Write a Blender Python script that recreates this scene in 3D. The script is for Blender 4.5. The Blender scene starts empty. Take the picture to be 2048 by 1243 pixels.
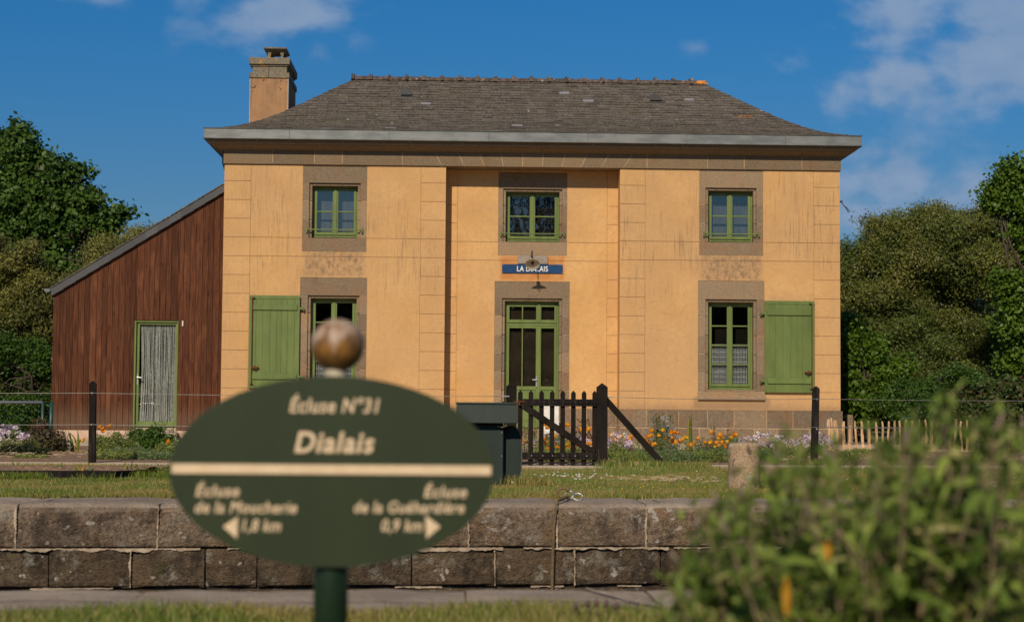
import bpy, math, random
import numpy as np
from math import radians, sin, cos, pi
random.seed(7); RNG = np.random.default_rng(7)
sc = bpy.context.scene
C = sc.collection

# ------------------------------------------------------------------ camera
f_px, PCX, PCY = 3400.0, 1024.0, 621.5
pitch, yaw, roll = math.atan(194/3400), radians(1.7), .0075
FW = np.array([sin(yaw)*cos(pitch), cos(yaw)*cos(pitch), sin(pitch)])
R0 = np.array([cos(yaw), -sin(yaw), 0.0]); U0 = np.cross(R0, FW)
RT = R0*cos(roll)+U0*sin(roll); UP = U0*cos(roll)-R0*sin(roll)
CAM = np.array([0, 0, .6])
import mathutils
cam_d = bpy.data.cameras.new('camera'); cam = bpy.data.objects.new('camera', cam_d); C.objects.link(cam)
M = mathutils.Matrix(((RT[0], UP[0], -FW[0], CAM[0]), (RT[1], UP[1], -FW[1], CAM[1]), (RT[2], UP[2], -FW[2], CAM[2]), (0, 0, 0, 1)))
cam.matrix_world = M
cam_d.sensor_width = 36; cam_d.lens = f_px*36/2048
cam_d.clip_start = .05; cam_d.clip_end = 2000
cam_d.dof.use_dof = True; cam_d.dof.focus_distance = 20
cam_d.dof.aperture_fstop = cam_d.lens/1000/.0142
sc.camera = cam
def at(px, py, Y):
    """pixel measured on the photograph -> point on the plane at true distance Y"""
    d = FW+RT*(px-PCX)/f_px-UP*(py-PCY)/f_px
    return CAM+d*(Y/d[1])

# ------------------------------------------------------------------ world, sun, exposure
SUN = np.array([-.27, -1.0, .72]); SUN /= np.linalg.norm(SUN)
w = bpy.data.worlds.new('World'); sc.world = w; w.use_nodes = True
nt = w.node_tree; nt.nodes.clear()
def nn(t, **k):
    n = nt.nodes.new(t)
    for a, b in k.items(): setattr(n, a, b)
    return n
lk = nt.links.new
def wm(op, a, b=None, c=None, clamp=False):
    n = nn('ShaderNodeMath', operation=op, use_clamp=clamp)
    for i, v in enumerate((a, b, c)):
        if v is None: continue
        if isinstance(v, (int, float)): n.inputs[i].default_value = v
        else: lk(v, n.inputs[i])
    return n.outputs[0]
sky = nn('ShaderNodeTexSky', sky_type='NISHITA', sun_disc=False)
sky.sun_elevation = math.asin(SUN[2]); sky.sun_rotation = math.atan2(SUN[0], SUN[1])
sky.air_density = 1.0; sky.dust_density = .3; sky.ozone_density = 3.0
hs = nn('ShaderNodeHueSaturation'); hs.inputs['Saturation'].default_value = 1.25; hs.inputs['Hue'].default_value = .488
lk(sky.outputs[0], hs.inputs['Color'])
tc = nn('ShaderNodeTexCoord'); sp = nn('ShaderNodeSeparateXYZ'); lk(tc.outputs['Generated'], sp.inputs[0])
ay = wm('ADD', wm('ABSOLUTE', sp.outputs[1]), .02)
u = wm('DIVIDE', sp.outputs[0], ay); v = wm('DIVIDE', sp.outputs[2], ay)
cloud_spots = [  # direction (x/y, z/y), size, strength
    (.205-.31, .231, .050, .030, .9), (-.088, .215, .022, .020, .6), (-.145, .236, .04, .012, .6), (-.205, .236, .030, .014, .55), (-.062, .243, .008, .008, .5),
    (.250, .190, .046, .024, 1.0), (.195, .205, .022, .014, .6), (.255, .228, .045, .026, .95), (.320, .212, .065, .050, 1.0), (.30, .185, .03, .018, .75),
    (.139, .213, .016, .007, .5), (.248, .138, .040, .028, 1.0), (.292, .126, .034, .022, .95), (.335, .135, .036, .024, .95), (.24, .112, .045, .018, .85), (.33, .108, .04, .015, .7)]
tot = None
for (u0, v0, su, sv, am) in cloud_spots:
    a = wm('DIVIDE', wm('SUBTRACT', u, u0), su); b = wm('DIVIDE', wm('SUBTRACT', v, v0), sv)
    r2 = wm('ADD', wm('MULTIPLY', a, a), wm('MULTIPLY', b, b))
    g = wm('MULTIPLY', wm('EXPONENT', wm('MULTIPLY', r2, -.9)), am)
    tot = g if tot is None else wm('MAXIMUM', tot, g)
cv = nn('ShaderNodeCombineXYZ'); lk(u, cv.inputs[0]); lk(wm('MULTIPLY', v, 1.5), cv.inputs[1])
n1 = nn('ShaderNodeTexNoise'); n1.inputs['Scale'].default_value = 26; n1.inputs['Detail'].default_value = 9; n1.inputs['Roughness'].default_value = .52
n1.inputs['Distortion'].default_value = .15; lk(cv.outputs[0], n1.inputs['Vector'])
n2 = nn('ShaderNodeTexNoise'); n2.inputs['Scale'].default_value = 11; n2.inputs['Detail'].default_value = 5; lk(cv.outputs[0], n2.inputs['Vector'])
nz = wm('SUBTRACT', wm('ADD', wm('MULTIPLY', n1.outputs[0], .9), wm('MULTIPLY', n2.outputs[0], .5)), .70)
dens = wm('ADD', wm('MULTIPLY', tot, .85), wm('MULTIPLY', nz, 1.75))
mr = nn('ShaderNodeMapRange', interpolation_type='SMOOTHSTEP'); lk(dens, mr.inputs[0]); mr.inputs[1].default_value = .24; mr.inputs[2].default_value = .80
mr.inputs[3].default_value = 0; mr.inputs[4].default_value = .85
cl = wm('MULTIPLY', mr.outputs[0], wm('MULTIPLY', wm('ADD', tot, .12), 1.1, clamp=True), clamp=True)
tint = nn('ShaderNodeMix', data_type='RGBA', blend_type='MULTIPLY'); tint.inputs[0].default_value = 1; lk(hs.outputs[0], tint.inputs[6])
tr_ = nn('ShaderNodeMapRange', interpolation_type='SMOOTHSTEP'); lk(v, tr_.inputs[0]); tr_.inputs[1].default_value = .06; tr_.inputs[2].default_value = .26
tcol = nn('ShaderNodeMix', data_type='RGBA'); lk(tr_.outputs[0], tcol.inputs[0]); tcol.inputs[6].default_value = (.34, .42, .56, 1); tcol.inputs[7].default_value = (.225, .54, .79, 1); lk(tcol.outputs[2], tint.inputs[7])
mx = nn('ShaderNodeMix', data_type='RGBA'); lk(cl, mx.inputs[0]); lk(tint.outputs[2], mx.inputs[6])
ccol = nn('ShaderNodeMix', data_type='RGBA'); ccol.inputs[6].default_value = (1.5, 2.8, 4.8, 1); ccol.inputs[7].default_value = (3.9, 4.9, 6.6, 1)
lk(n1.outputs[0], ccol.inputs[0]); lk(ccol.outputs[2], mx.inputs[7])
bg = nn('ShaderNodeBackground'); bg.inputs[1].default_value = .085; lk(mx.outputs[2], bg.inputs[0])
wo = nn('ShaderNodeOutputWorld'); lk(bg.outputs[0], wo.inputs[0])
sd = bpy.data.lights.new('sun', 'SUN'); sd.energy = 4.0; sd.angle = radians(.5); sd.color = (1.0, .85, .66)
so = bpy.data.objects.new('sun', sd); C.objects.link(so)
so.rotation_euler = mathutils.Vector(SUN).to_track_quat('Z', 'Y').to_euler()
sc.view_settings.view_transform = 'Standard'; sc.view_settings.look = 'None'
sc.view_settings.exposure = 0; sc.view_settings.gamma = 1
sc.render.engine = 'CYCLES'
sc.cycles.max_bounces = 6; sc.cycles.diffuse_bounces = 4; sc.cycles.glossy_bounces = 3; sc.cycles.transparent_max_bounces = 12

# ------------------------------------------------------------------ material helper
class G:
    def __init__(s, name):
        s.m = bpy.data.materials.new(name); s.m.use_nodes = True; s.t = s.m.node_tree; s.t.nodes.clear()
        s.o = s.n('ShaderNodeOutputMaterial'); s.b = s.n('ShaderNodeBsdfPrincipled'); s.l(s.b.outputs[0], s.o.inputs[0])
        s.pos = s.n('ShaderNodeNewGeometry').outputs['Position']
    def n(s, t, **k):
        x = s.t.nodes.new(t)
        for a, b in k.items(): setattr(x, a, b)
        return x
    def l(s, a, b): s.t.links.new(a, b)
    def put(s, inp, v):
        if isinstance(v, (int, float)): inp.default_value = v
        elif isinstance(v, tuple): inp.default_value = v if len(v) == 4 or inp.type == 'VECTOR' else (*v, 1)
        else: s.l(v, inp)
    def math(s, op, a, b=0.0, clamp=False):
        x = s.n('ShaderNodeMath', operation=op, use_clamp=clamp); s.put(x.inputs[0], a); s.put(x.inputs[1], b); return x.outputs[0]
    def map(s, scale=(1, 1, 1), loc=(0, 0, 0), vec=None):
        x = s.n('ShaderNodeMapping'); s.l(vec or s.pos, x.inputs[0]); x.inputs['Scale'].default_value = scale; x.inputs['Location'].default_value = loc; return x.outputs[0]
    def noise(s, scale, detail=4, vec=None, rough=.55, dist=0):
        x = s.n('ShaderNodeTexNoise'); s.l(vec or s.pos, x.inputs['Vector']); x.inputs['Scale'].default_value = scale
        x.inputs['Detail'].default_value = detail; x.inputs['Roughness'].default_value = rough; x.inputs['Distortion'].default_value = dist; return x.outputs[0]
    def vor(s, scale, vec=None, feature='F1', out=0):
        x = s.n('ShaderNodeTexVoronoi', feature=feature); s.l(vec or s.pos, x.inputs['Vector']); x.inputs['Scale'].default_value = scale; return x.outputs[out]
    def ss(s, v, a, b, lo=0.0, hi=1.0):
        x = s.n('ShaderNodeMapRange', interpolation_type='SMOOTHSTEP'); s.put(x.inputs[0], v)
        for i, q in enumerate((a, b, lo, hi)): x.inputs[i+1].default_value = q
        return x.outputs[0]
    def mix(s, fac, a, b, mode='MIX'):
        x = s.n('ShaderNodeMix', data_type='RGBA', blend_type=mode); s.put(x.inputs[0], fac); s.put(x.inputs[6], a); s.put(x.inputs[7], b); return x.outputs[2]
    def attr(s, name='rnd'):
        return s.n('ShaderNodeAttribute', attribute_name=name).outputs['Fac']
    def xyz(s):
        x = s.n('ShaderNodeSeparateXYZ'); s.l(s.pos, x.inputs[0]); return x.outputs
    def bump(s, h, strength=.4, dist=.01):
        x = s.n('ShaderNodeBump'); x.inputs['Strength'].default_value = strength; x.inputs['Distance'].default_value = dist; s.l(h, x.inputs['Height']); s.l(x.outputs[0], s.b.inputs['Normal'])
    def col(s, c): s.put(s.b.inputs['Base Color'], c)
    def rough(s, r): s.put(s.b.inputs['Roughness'], r)
    def spec(s, r): s.b.inputs['Specular IOR Level'].default_value = r
MT = {}
def simple(name, c1, c2, scale=30, rough=.6, spec=.4, bump=0, metal=0, stretch=(1, 1, 1), lo=.35, hi=.65, rnd=0.0):
    g = G(name); n = g.noise(scale, 5, g.map(stretch)); c = g.mix(g.ss(n, lo, hi), c1, c2)
    if rnd:
        c = g.mix(1.0, c, g.n_gray(rnd), 'MULTIPLY')
    g.col(c); g.rough(rough); g.spec(spec); g.b.inputs['Metallic'].default_value = metal
    if bump: g.bump(n, bump, .01)
    MT[name] = g.m; return g
def n_gray(g, amt):
    a = g.math('ADD', g.math('MULTIPLY', g.attr(), amt), 1-amt/2)
    x = g.n('ShaderNodeCombineXYZ')
    for i in range(3): g.l(a, x.inputs[i])
    return x.outputs[0]
G.n_gray = n_gray

def box_mask(g, x0, x1, z0, z1, soft=.12, nz=.0):
    X, Y, Z = g.xyz()
    w_ = g.math('MULTIPLY', g.math('SUBTRACT', g.noise(5, 4), .5), nz)
    X = g.math('ADD', X, w_); Z = g.math('ADD', Z, w_)
    a = g.math('MULTIPLY', g.ss(X, x0-soft, x0+soft), g.ss(X, x1-soft, x1+soft, 1, 0))
    b = g.math('MULTIPLY', g.ss(Z, z0-soft, z0+soft), g.ss(Z, z1-soft, z1+soft, 1, 0))
    return g.math('MULTIPLY', a, b)

# rendered wall
def plaster(name, groove=False):
    g = G(name); X, Y, Z = g.xyz()
    c = g.mix(g.ss(g.noise(1.3, 4), .3, .7), (.63, .360, .132), (.72, .435, .176))
    c = g.mix(g.math('MULTIPLY', g.ss(g.noise(9, 8, None, .8), .42, .70), .55), c, (.44, .27, .14))
    c = g.mix(g.math('MULTIPLY', g.ss(g.noise(.45, 3, g.map((1, 1, 1.6), (3, 0, 1))), .42, .68), .30), c, (.46, .30, .17))
    shel = g.math('MULTIPLY', g.ss(X, -.42, -.30), g.ss(X, 3.12, 3.24, 1, 0)); c = g.mix(g.math('MULTIPLY', g.math('SUBTRACT', 1.0, shel), g.ss(g.noise(.9, 4, g.map((1, 1, .7), (1, 5, 2))), .25, .7, .18, .55)), c, (.47, .30, .155))
    fine = g.noise(95, 3)
    c = g.mix(g.math('MULTIPLY', g.ss(fine, .40, .72), .55), c, (.42, .24, .11))
    st = g.noise(1.0, 6, g.map((48, 48, 1.6)), .7)
    zone = g.noise(1.1, 3, g.map((1, 1, .9), (4, 0, 2)))
    zz = g.math('MULTIPLY', g.ss(Z, 2.6, 3.6), g.ss(Z, 4.6, 5.4, 1, .25))
    s = g.math('MULTIPLY', g.math('MULTIPLY', g.ss(st, .48, .72), g.ss(zone, .40, .58)), g.math('ADD', g.math('MULTIPLY', zz, .62), .20))
    # the recessed bay is sheltered and stays clean
    shelter = g.math('MULTIPLY', g.ss(X, -.36, -.32), g.ss(X, 3.15, 3.19, 1, 0))
    s = g.math('MULTIPLY', s, g.math('SUBTRACT', 1.0, g.math('MULTIPLY', shelter, .85)))
    c = g.mix(s, c, (.17, .12, .075))
    for (a, b) in ((-3.16, -1.95), (4.82, 6.02)):
        m = box_mask(g, a, b, 3.19, 3.70, .07, .16)
        n = g.noise(11, 8, g.map((1, 1, .7)), .75)
        c = g.mix(g.math('MULTIPLY', m, .55), c, (.42, .27, .15))
        c = g.mix(g.math('MULTIPLY', m, g.ss(n, .40, .70, 0, .8)), c, (.14, .10, .07))
        c = g.mix(g.math('MULTIPLY', m, g.ss(g.noise(19, 2, g.map((1, 1, 1), (7, 3, 1))), .69, .72, 0, .9)), c, (.62, .22, .04))
    m = box_mask(g, .78, 2.08, 3.18, 3.68, .06, .12)
    c = g.mix(g.math('MULTIPLY', m, g.ss(g.noise(6, 5), .3, .6, .45, .85)), c, (.50, .20, .06))
    # hairline cracks
    ck = g.vor(1.1, g.map((1, 1, 1.3), (2.2, 0, .7)), 'DISTANCE_TO_EDGE'); wob = g.noise(6, 5)
    c = g.mix(g.math('MULTIPLY', g.ss(g.math('ADD', ck, g.math('MULTIPLY', g.math('SUBTRACT', wob, .5), .05)), .0, .006, .22, 0), g.ss(g.noise(.8, 2, g.map((1, 1, 1), (7, 7, 7))), .50, .6)), c, (.20, .12, .06))
    # rising damp and soot just over the base course and under the lower sills
    low = g.math('MULTIPLY', g.ss(g.math('ADD', Z, g.math('MULTIPLY', g.noise(4, 4), .22)), .66, .92, 1, 0), .62)
    c = g.mix(low, c, (.30, .19, .11))
    for (a, b) in ((-3.35, -1.8), (4.65, 6.2)):
        c = g.mix(g.math('MULTIPLY', box_mask(g, a, b, .62, .84, .05, .1), .55), c, (.22, .15, .10))
    if groove: c = g.mix(.55, c, (.20, .12, .07))
    g.col(c); g.rough(.93); g.spec(.15); g.bump(g.math('ADD', fine, g.noise(30, 3)), .55, .011)
    MT[name] = g.m
plaster('plaster'); plaster('plaster_joint', True)
# granite
def granite(name, tint=(1, 1, 1), stain=.5, dark=1.0, var=.5):
    g = G(name)
    n = g.noise(60, 5, None, .85); c = g.mix(g.ss(n, .40, .60), (.105, .083, .062), (.29, .235, .175))
    c = g.mix(g.math('MULTIPLY', g.ss(g.noise(2.2, 5), .45, .7), stain), c, (.23, .125, .06))
    c = g.mix(g.math('MULTIPLY', g.ss(g.noise(4, 6, g.map((1, 1, .6), (3, 1, 5)), .65), .52, .75), stain), c, (.075, .06, .05))
    c = g.mix(g.math('MULTIPLY', g.ss(g.attr(), .45, .95), .30), c, (.23, .165, .10)); c = g.mix(1.0, c, g.n_gray(var), 'MULTIPLY'); c = g.mix(1.0, c, tuple(x*dark for x in tint), 'MULTIPLY')
    g.col(c); g.rough(.85); g.spec(.3); g.bump(g.math('ADD', n, g.noise(12, 4)), .4, .006); MT[name] = g.m
granite('granite', (1.16, 1.07, .92), .40); granite('granite_frieze', (.92, .84, .70), .30, 1.0, .28)
granite('granite_base', (1.02, .95, .84), .5)
simple('mortar', (.50, .33, .18), (.62, .44, .26), 12, .95, .1)
simple('mortar_pale', (.29, .225, .16), (.47, .38, .28), 18, .95, .1)
simple('joint_dark', (.035, .028, .02), (.09, .07, .05), 18, .95, .1)
def paint(name, c1, c2, rnd=.12, rough=.5):
    g = G(name); n = g.noise(7, 5, g.map((1, 1, .25))); c = g.mix(g.ss(n, .3, .7), c1, c2); c = g.mix(1.0, c, g.n_gray(rnd), 'MULTIPLY')
    c = g.mix(g.math('MULTIPLY', g.ss(g.noise(34, 4, g.map((3, 3, .4))), .6, .75), .25), c, (c1[0]*.55, c1[1]*.6, c1[2]*.6))
    g.col(c); g.rough(rough); g.spec(.12 if rough > .7 else .4); g.bump(g.noise(20, 4, g.map((5, 5, .5))), .12, .004); MT[name] = g.m
paint('green_paint', (.100, .145, .034), (.130, .178, .044))
paint('sash_paint', (.108, .155, .036), (.148, .200, .052))
paint('cabinet_green', (.010, .022, .017), (.017, .031, .024), .1, .5)
paint('cabinet_lid', (.032, .045, .039), (.042, .056, .048), .1, .45)
paint('sign_green', (.024, .036, .017), (.030, .043, .020), .0, .38)
paint('post_green', (.009, .024, .012), (.012, .030, .016), .0, .35)
paint('black_wood', (.009, .007, .006), (.020, .015, .012), .2, .8)
simple('black_weathered', (.011, .009, .008), (.045, .036, .03), 6, .85, .12, .3, stretch=(6, 6, .5), lo=.45, hi=.8)
simple('cream_letter', (.66, .50, .32), (.72, .56, .37), 40, .6)
simple('white_letter', (.75, .72, .66), (.8, .78, .72), 40, .5)
simple('white_paint', (.60, .58, .52), (.72, .70, .66), 10, .6)
simple('sign_blue', (.010, .045, .125), (.014, .058, .155), 8, .3, .5)
simple('zinc', (.13, .143, .140), (.20, .21, .203), 2.2, .5, .5, 0, .35, (1, 1, 3), rnd=.12)
simple('zinc_dark', (.075, .08, .085), (.12, .125, .13), 6, .55, .4, 0, .2)
simple('galvanised', (.35, .36, .36), (.5, .5, .5), 60, .4, .5, 0, .7)
simple('wire', (.20, .19, .17), (.30, .28, .25), 60, .5, .5, 0, .4)
simple('green_tube', (.012, .045, .035), (.02, .06, .05), 20, .4)
simple('rust', (.16, .05, .02), (.06, .025, .015), 60, .9, .2)
simple('old_board', (.24, .20, .165), (.34, .29, .24), 9, .85, .2, .2, stretch=(1, 1, 7))
simple('lamp_enamel', (.36, .31, .22), (.46, .41, .30), 20, .5)
simple('lamp_dark', (.03, .03, .03), (.05, .05, .05), 20, .5)
simple('pink_render', (.52, .36, .26), (.62, .44, .33), 14, .9, .2, .2)
simple('step_stone', (.28, .23, .18), (.42, .36, .29), 14, .9, .2, .3)
simple('curtain_string', (.60, .60, .54), (.80, .80, .74), 20, .9, .1)
simple('net_curtain', (.50, .51, .52), (.62, .63, .64), 10, .9, .1)
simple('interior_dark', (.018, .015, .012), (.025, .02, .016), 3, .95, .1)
simple('backing_brown', (.050, .034, .022), (.07, .05, .034), 3, .95, .1)
simple('interior_grey', (.11, .115, .125), (.16, .165, .175), 3, .95, .1, stretch=(9, 1, 1))
simple('chestnut', (.36, .22, .11), (.58, .38, .21), 8, .8, .25, .2, stretch=(5, 5, .6), rnd=.4)
simple('rope', (.12, .085, .045), (.22, .16, .09), 90, .95, .1, .3)
simple('bark', (.05, .04, .03), (.11, .09, .07), 14, .95, .1, .5, stretch=(3, 3, .6))
simple('bronze_ball', (.20, .095, .02), (.30, .15, .03), 10, .32, .5)
# gold ball with weathered pale top and runs
g = G('ball_paint'); X, Y, Z = g.xyz(); n = g.noise(60, 4, g.map((1, 1, .25)))
top = g.ss(g.math('ADD', Z, g.math('MULTIPLY', g.math('SUBTRACT', n, .5), .16)), .715, .735)
c = g.mix(g.ss(g.noise(45, 4), .35, .65), g.mix(top, (.24, .115, .022), (.40, .30, .22)), g.mix(top, (.12, .055, .015), (.27, .17, .10))); g.col(c); g.rough(.55); MT['ball_paint'] = g.m
# timber cladding
g = G('cladding'); r = g.attr(); p = g.n('ShaderNodeVectorMath', operation='ADD'); g.l(g.pos, p.inputs[0])
cx_ = g.n('ShaderNodeCombineXYZ'); g.l(g.math('MULTIPLY', r, 31.0), cx_.inputs[2]); g.l(g.math('MULTIPLY', r, 17.0), cx_.inputs[0]); g.l(cx_.outputs[0], p.inputs[1]); pv = p.outputs[0]
grain = g.noise(1, 6, g.map((55, 55, 2.2), vec=pv), .6, .6)
c = g.mix(g.ss(grain, .3, .75), (.046, .017, .009), (.138, .052, .025))
c = g.mix(g.math('MULTIPLY', g.ss(g.noise(1.3, 3, g.map((4, 4, 1), vec=pv)), .5, .75), .5), c, (.20, .085, .04))
kn = g.ss(g.vor(1, g.map((6.5, 6.5, 2.0), vec=pv)), .06, .15, 1, 0); c = g.mix(g.math('MULTIPLY', kn, .8), c, (.025, .01, .006))
chip = g.ss(g.noise(1, 3, g.map((24, 24, 7), (5, 2, 9), vec=pv)), .765, .775); c = g.mix(chip, c, (.34, .24, .15))
c = g.mix(1.0, c, g.n_gray(.50), 'MULTIPLY'); zl = g.xyz()[2]; c = g.mix(g.ss(g.math('ADD', zl, g.math('MULTIPLY', grain, .5)), .45, .95, .45, 0), c, (.17, .115, .075)); g.col(c); g.rough(.8); g.spec(.12); g.bump(grain, .35, .006); MT['cladding'] = g.m
# slates
g = G('slate'); r = g.attr(); c = g.mix(g.ss(r, 0, 1), (.082, .068, .054), (.135, .114, .090)); c = g.mix(g.ss(g.noise(9, 6, g.map((.5, 1, 1)), .75), .42, .66, 0, .75), c, (.052, .042, .038))
c = g.mix(g.math('MULTIPLY', g.ss(g.noise(1.6, 4), .4, .7), .5), c, (.088, .075, .045))
c = g.mix(g.math('MULTIPLY', g.ss(g.noise(26, 5, None, .8), .50, .64), .7), c, (.27, .235, .19))
c = g.mix(g.ss(g.noise(1, 3, g.map((7, 12, 20), (2, 5, 3))), .70, .72, 0, .85), c, (.48, .45, .40))
c = g.mix(g.ss(g.math('FRACT', g.math('MULTIPLY', r, 61.7)), .993, .994, 0, .6), c, (.33, .34, .36))
g.col(c); g.rough(.7); g.spec(.35); g.bump(g.noise(40, 4), .4, .006); MT['slate'] = g.m
g = G('ridge_tile'); X, Y, Z = g.xyz(); c = g.mix(g.ss(g.noise(12, 5), .35, .65), (.045, .033, .026), (.13, .095, .072))
c = g.mix(g.ss(g.noise(16, 4, g.map((1, 1, 1), (9, 1, 1))), .6, .68, 0, .7), c, (.40, .35, .28))
lich = g.ss(g.math('ADD', g.noise(6, 4), g.math('MULTIPLY', g.ss(X, 4.6, 5.3), .30)), .66, .80); c = g.mix(lich, c, (.66, .24, .02))
g.col(c); g.rough(.9); g.bump(g.noise(25, 4), .5, .01); MT['ridge_tile'] = g.m
g = G('slate_edge'); c = g.mix(g.attr(), (.034, .036, .040), (.060, .062, .066)); g.col(c); g.rough(.55); MT['slate_edge'] = g.m
g = G('rust_lichen'); g.col(g.mix(g.ss(g.noise(20, 4), .4, .6), (.42, .13, .02), (.12, .07, .04))); g.rough(.9); MT['rust_lichen'] = g.m
# chimney render
g = G('chimney_render'); X, Y, Z = g.xyz(); c = g.mix(g.ss(g.noise(2.5, 5), .3, .7), (.40, .225, .110), (.30, .175, .095))
c = g.mix(g.ss(g.noise(1, 5, g.map((14, 14, 1))), .48, .75, 0, .5), c, (.13, .09, .06))
c = g.mix(g.math('MULTIPLY', g.ss(g.noise(16, 3), .62, .66), g.ss(Z, 7.0, 7.45)), c, (.04, .03, .025)); g.col(c); g.rough(.92); g.spec(.15); g.bump(g.noise(80, 3), .4, .006); MT['chimney_render'] = g.m
g = G('chimney_stone'); n = g.noise(60, 3); c = g.mix(g.ss(n, .35, .65), (.10, .085, .055), (.26, .22, .16)); c = g.mix(g.ss(g.noise(5, 5), .58, .68, 0, .85), c, (.42, .22, .03)); g.col(c); g.rough(.9); g.bump(n, .4, .006); MT['chimney_stone'] = g.m
# lock stone
def lockstone(name, base, top):
    g = G(name); X, Y, Z = g.xyz(); n = g.noise(42, 5, None, .7); m_ = g.noise(3.2, 6, None, .65); st = g.noise(1, 6, g.map((5.5, 5.5, 3.4)), .7)
    c = g.mix(g.ss(n, .3, .7), base[0], base[1])
    c = g.mix(g.ss(m_, .42, .68, 0, .75), c, base[2])
    c = g.mix(g.ss(st, .46, .66, 0, .8), c, base[3])
    c = g.mix(g.ss(g.noise(7, 6, g.map((1, 1, 1), (5, 8, 1)), .7), .54, .66, 0, .7), c, (.27, .25, .20)); c = g.mix(g.ss(g.noise(5, 6, g.map((1, 1, .8), (15, 8, 1)), .7), .56, .70, 0, .55), c, (.075, .075, .030))
    # pale lichen rosettes: broken rings
    vd = g.vor(1, g.map((2.2, 2.2, 3.6), (.3, .1, .2))); ring = g.math('MULTIPLY', g.ss(vd, .13, .17), g.ss(vd, .19, .24, 1, 0))
    ring = g.math('MULTIPLY', ring, g.math('MULTIPLY', g.ss(n, .46, .6), g.ss(g.noise(1.4, 2, g.map((1, 1, 1), (2, 9, 3))), .44, .50)))
    c = g.mix(g.math('MULTIPLY', ring, .8), c, (.48, .44, .38))
    c = g.mix(g.ss(g.noise(15, 2, g.map((1, 1, 1), (3, 3, 3))), .66, .70, 0, .8), c, (.46, .42, .36))
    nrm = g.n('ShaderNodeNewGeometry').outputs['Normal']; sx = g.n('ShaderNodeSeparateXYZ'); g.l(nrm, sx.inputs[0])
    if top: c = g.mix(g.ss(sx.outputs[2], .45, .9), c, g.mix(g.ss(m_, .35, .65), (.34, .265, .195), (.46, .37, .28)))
    c = g.mix(1.0, c, g.n_gray(.35), 'MULTIPLY'); g.col(c); g.rough(.9); g.spec(.25)
    g.bump(g.math('ADD', g.math('ADD', n, g.math('MULTIPLY', g.noise(11, 5), 1.6)), g.noise(110, 2)), 1.0, .018); MT[name] = g.m
lockstone('coping_stone', ((.105, .075, .052), (.35, .26, .18), (.22, .13, .065), (.055, .039, .030)), True)
lockstone('wall_stone', ((.052, .038, .025), (.165, .120, .078), (.125, .082, .045), (.026, .019, .013)), False)
lockstone('near_stone', ((.30, .225, .155), (.46, .36, .255), (.36, .27, .19), (.25, .19, .14)), True)
g = G('bollard_stone'); n = g.noise(60, 4, None, .7); c = g.mix(g.ss(n, .3, .7), (.25, .17, .095), (.46, .335, .21)); c = g.mix(g.ss(g.noise(18, 5, g.map((1, 1, .7))), .56, .64, 0, .8), c, (.07, .05, .035))
c = g.mix(g.ss(g.noise(9, 4, g.map((1, 1, 1), (4, 4, 2))), .62, .68, 0, .8), c, (.52, .46, .38)); g.col(c); g.rough(.92); g.bump(g.math('ADD', n, g.noise(18, 4)), .6, .008); MT['bollard_stone'] = g.m
# ground materials
def grassground(name):
    g = G(name); n = g.noise(1.1, 5, None, .6); c = g.mix(g.ss(n, .35, .65), (.10, .11, .030), (.22, .17, .07)); c = g.mix(g.ss(g.noise(30, 4), .4, .7), c, (.05, .05, .018)); g.col(c); g.rough(.95); g.spec(.1); MT[name] = g.m
grassground('lawn_soil')
g = G('sand_path'); c = g.mix(g.ss(g.noise(3, 5), .3, .7), (.52, .40, .27), (.68, .54, .38)); c = g.mix(g.ss(g.noise(60, 3), .5, .7, 0, .5), c, (.22, .17, .11)); g.col(c); g.rough(.95); g.spec(.1); g.bump(g.noise(60, 4), .5, .01); MT['sand_path'] = g.m
g = G('mulch'); c = g.mix(g.ss(g.noise(26, 5, None, .7), .35, .65), (.11, .065, .04), (.44, .28, .17)); c = g.mix(g.ss(g.noise(3, 3), .45, .6, 0, .6), c, (.20, .15, .10)); g.col(c); g.rough(.95); g.spec(.1); g.bump(g.noise(40, 4), .8, .02); MT['mulch'] = g.m
g = G('canal_water'); g.col((.012, .018, .010)); g.rough(.06); g.bump(g.noise(6, 3), .1, .02); MT['canal_water'] = g.m
# foliage materials (rnd drives leaf-to-leaf colour)
def leaf(name, a, b, c_=None, trans=.25, rough=.5, patch=None):
    g = G(name); r = g.attr(); c = g.mix(r, a, b)
    if c_: c = g.mix(g.ss(g.math('FRACT', g.math('MULTIPLY', r, 37.3)), .80, .9), c, c_)
    if patch: c = g.mix(g.ss(g.noise(.7, 3), .4, .65, 0, .8), c, patch)
    g.col(c); g.rough(rough); g.spec(.3)
    t = g.n('ShaderNodeBsdfTranslucent'); g.put(t.inputs[0], c); ms = g.n('ShaderNodeMixShader'); ms.inputs[0].default_value = trans
    g.l(g.b.outputs[0], ms.inputs[1]); g.l(t.outputs[0], ms.inputs[2]); g.l(ms.outputs[0], g.o.inputs[0]); MT[name] = g.m
leaf('oak_leaf', (.030, .070, .010), (.090, .165, .022))
leaf('willow_leaf', (.150, .160, .030), (.27, .26, .060), (.19, .15, .06), patch=(.075, .095, .024))
leaf('sallow_leaf', (.090, .110, .016), (.215, .228, .044), (.27, .23, .10), patch=(.075, .115, .022))
leaf('bright_leaf', (.050, .105, .008), (.115, .195, .018))
leaf('shrub_leaf', (.028, .070, .010), (.075, .145, .018))
leaf('ivy_leaf', (.030, .060, .012), (.075, .125, .022), (.12, .06, .03), patch=(.07, .045, .025))
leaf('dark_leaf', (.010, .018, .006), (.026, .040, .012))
leaf('grass_blade', (.110, .170, .022), (.225, .290, .050), (.50, .38, .17), .35, patch=(.40, .29, .10))
leaf('lush_blade', (.105, .165, .018), (.20, .27, .035), (.32, .27, .06), .35)
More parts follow.
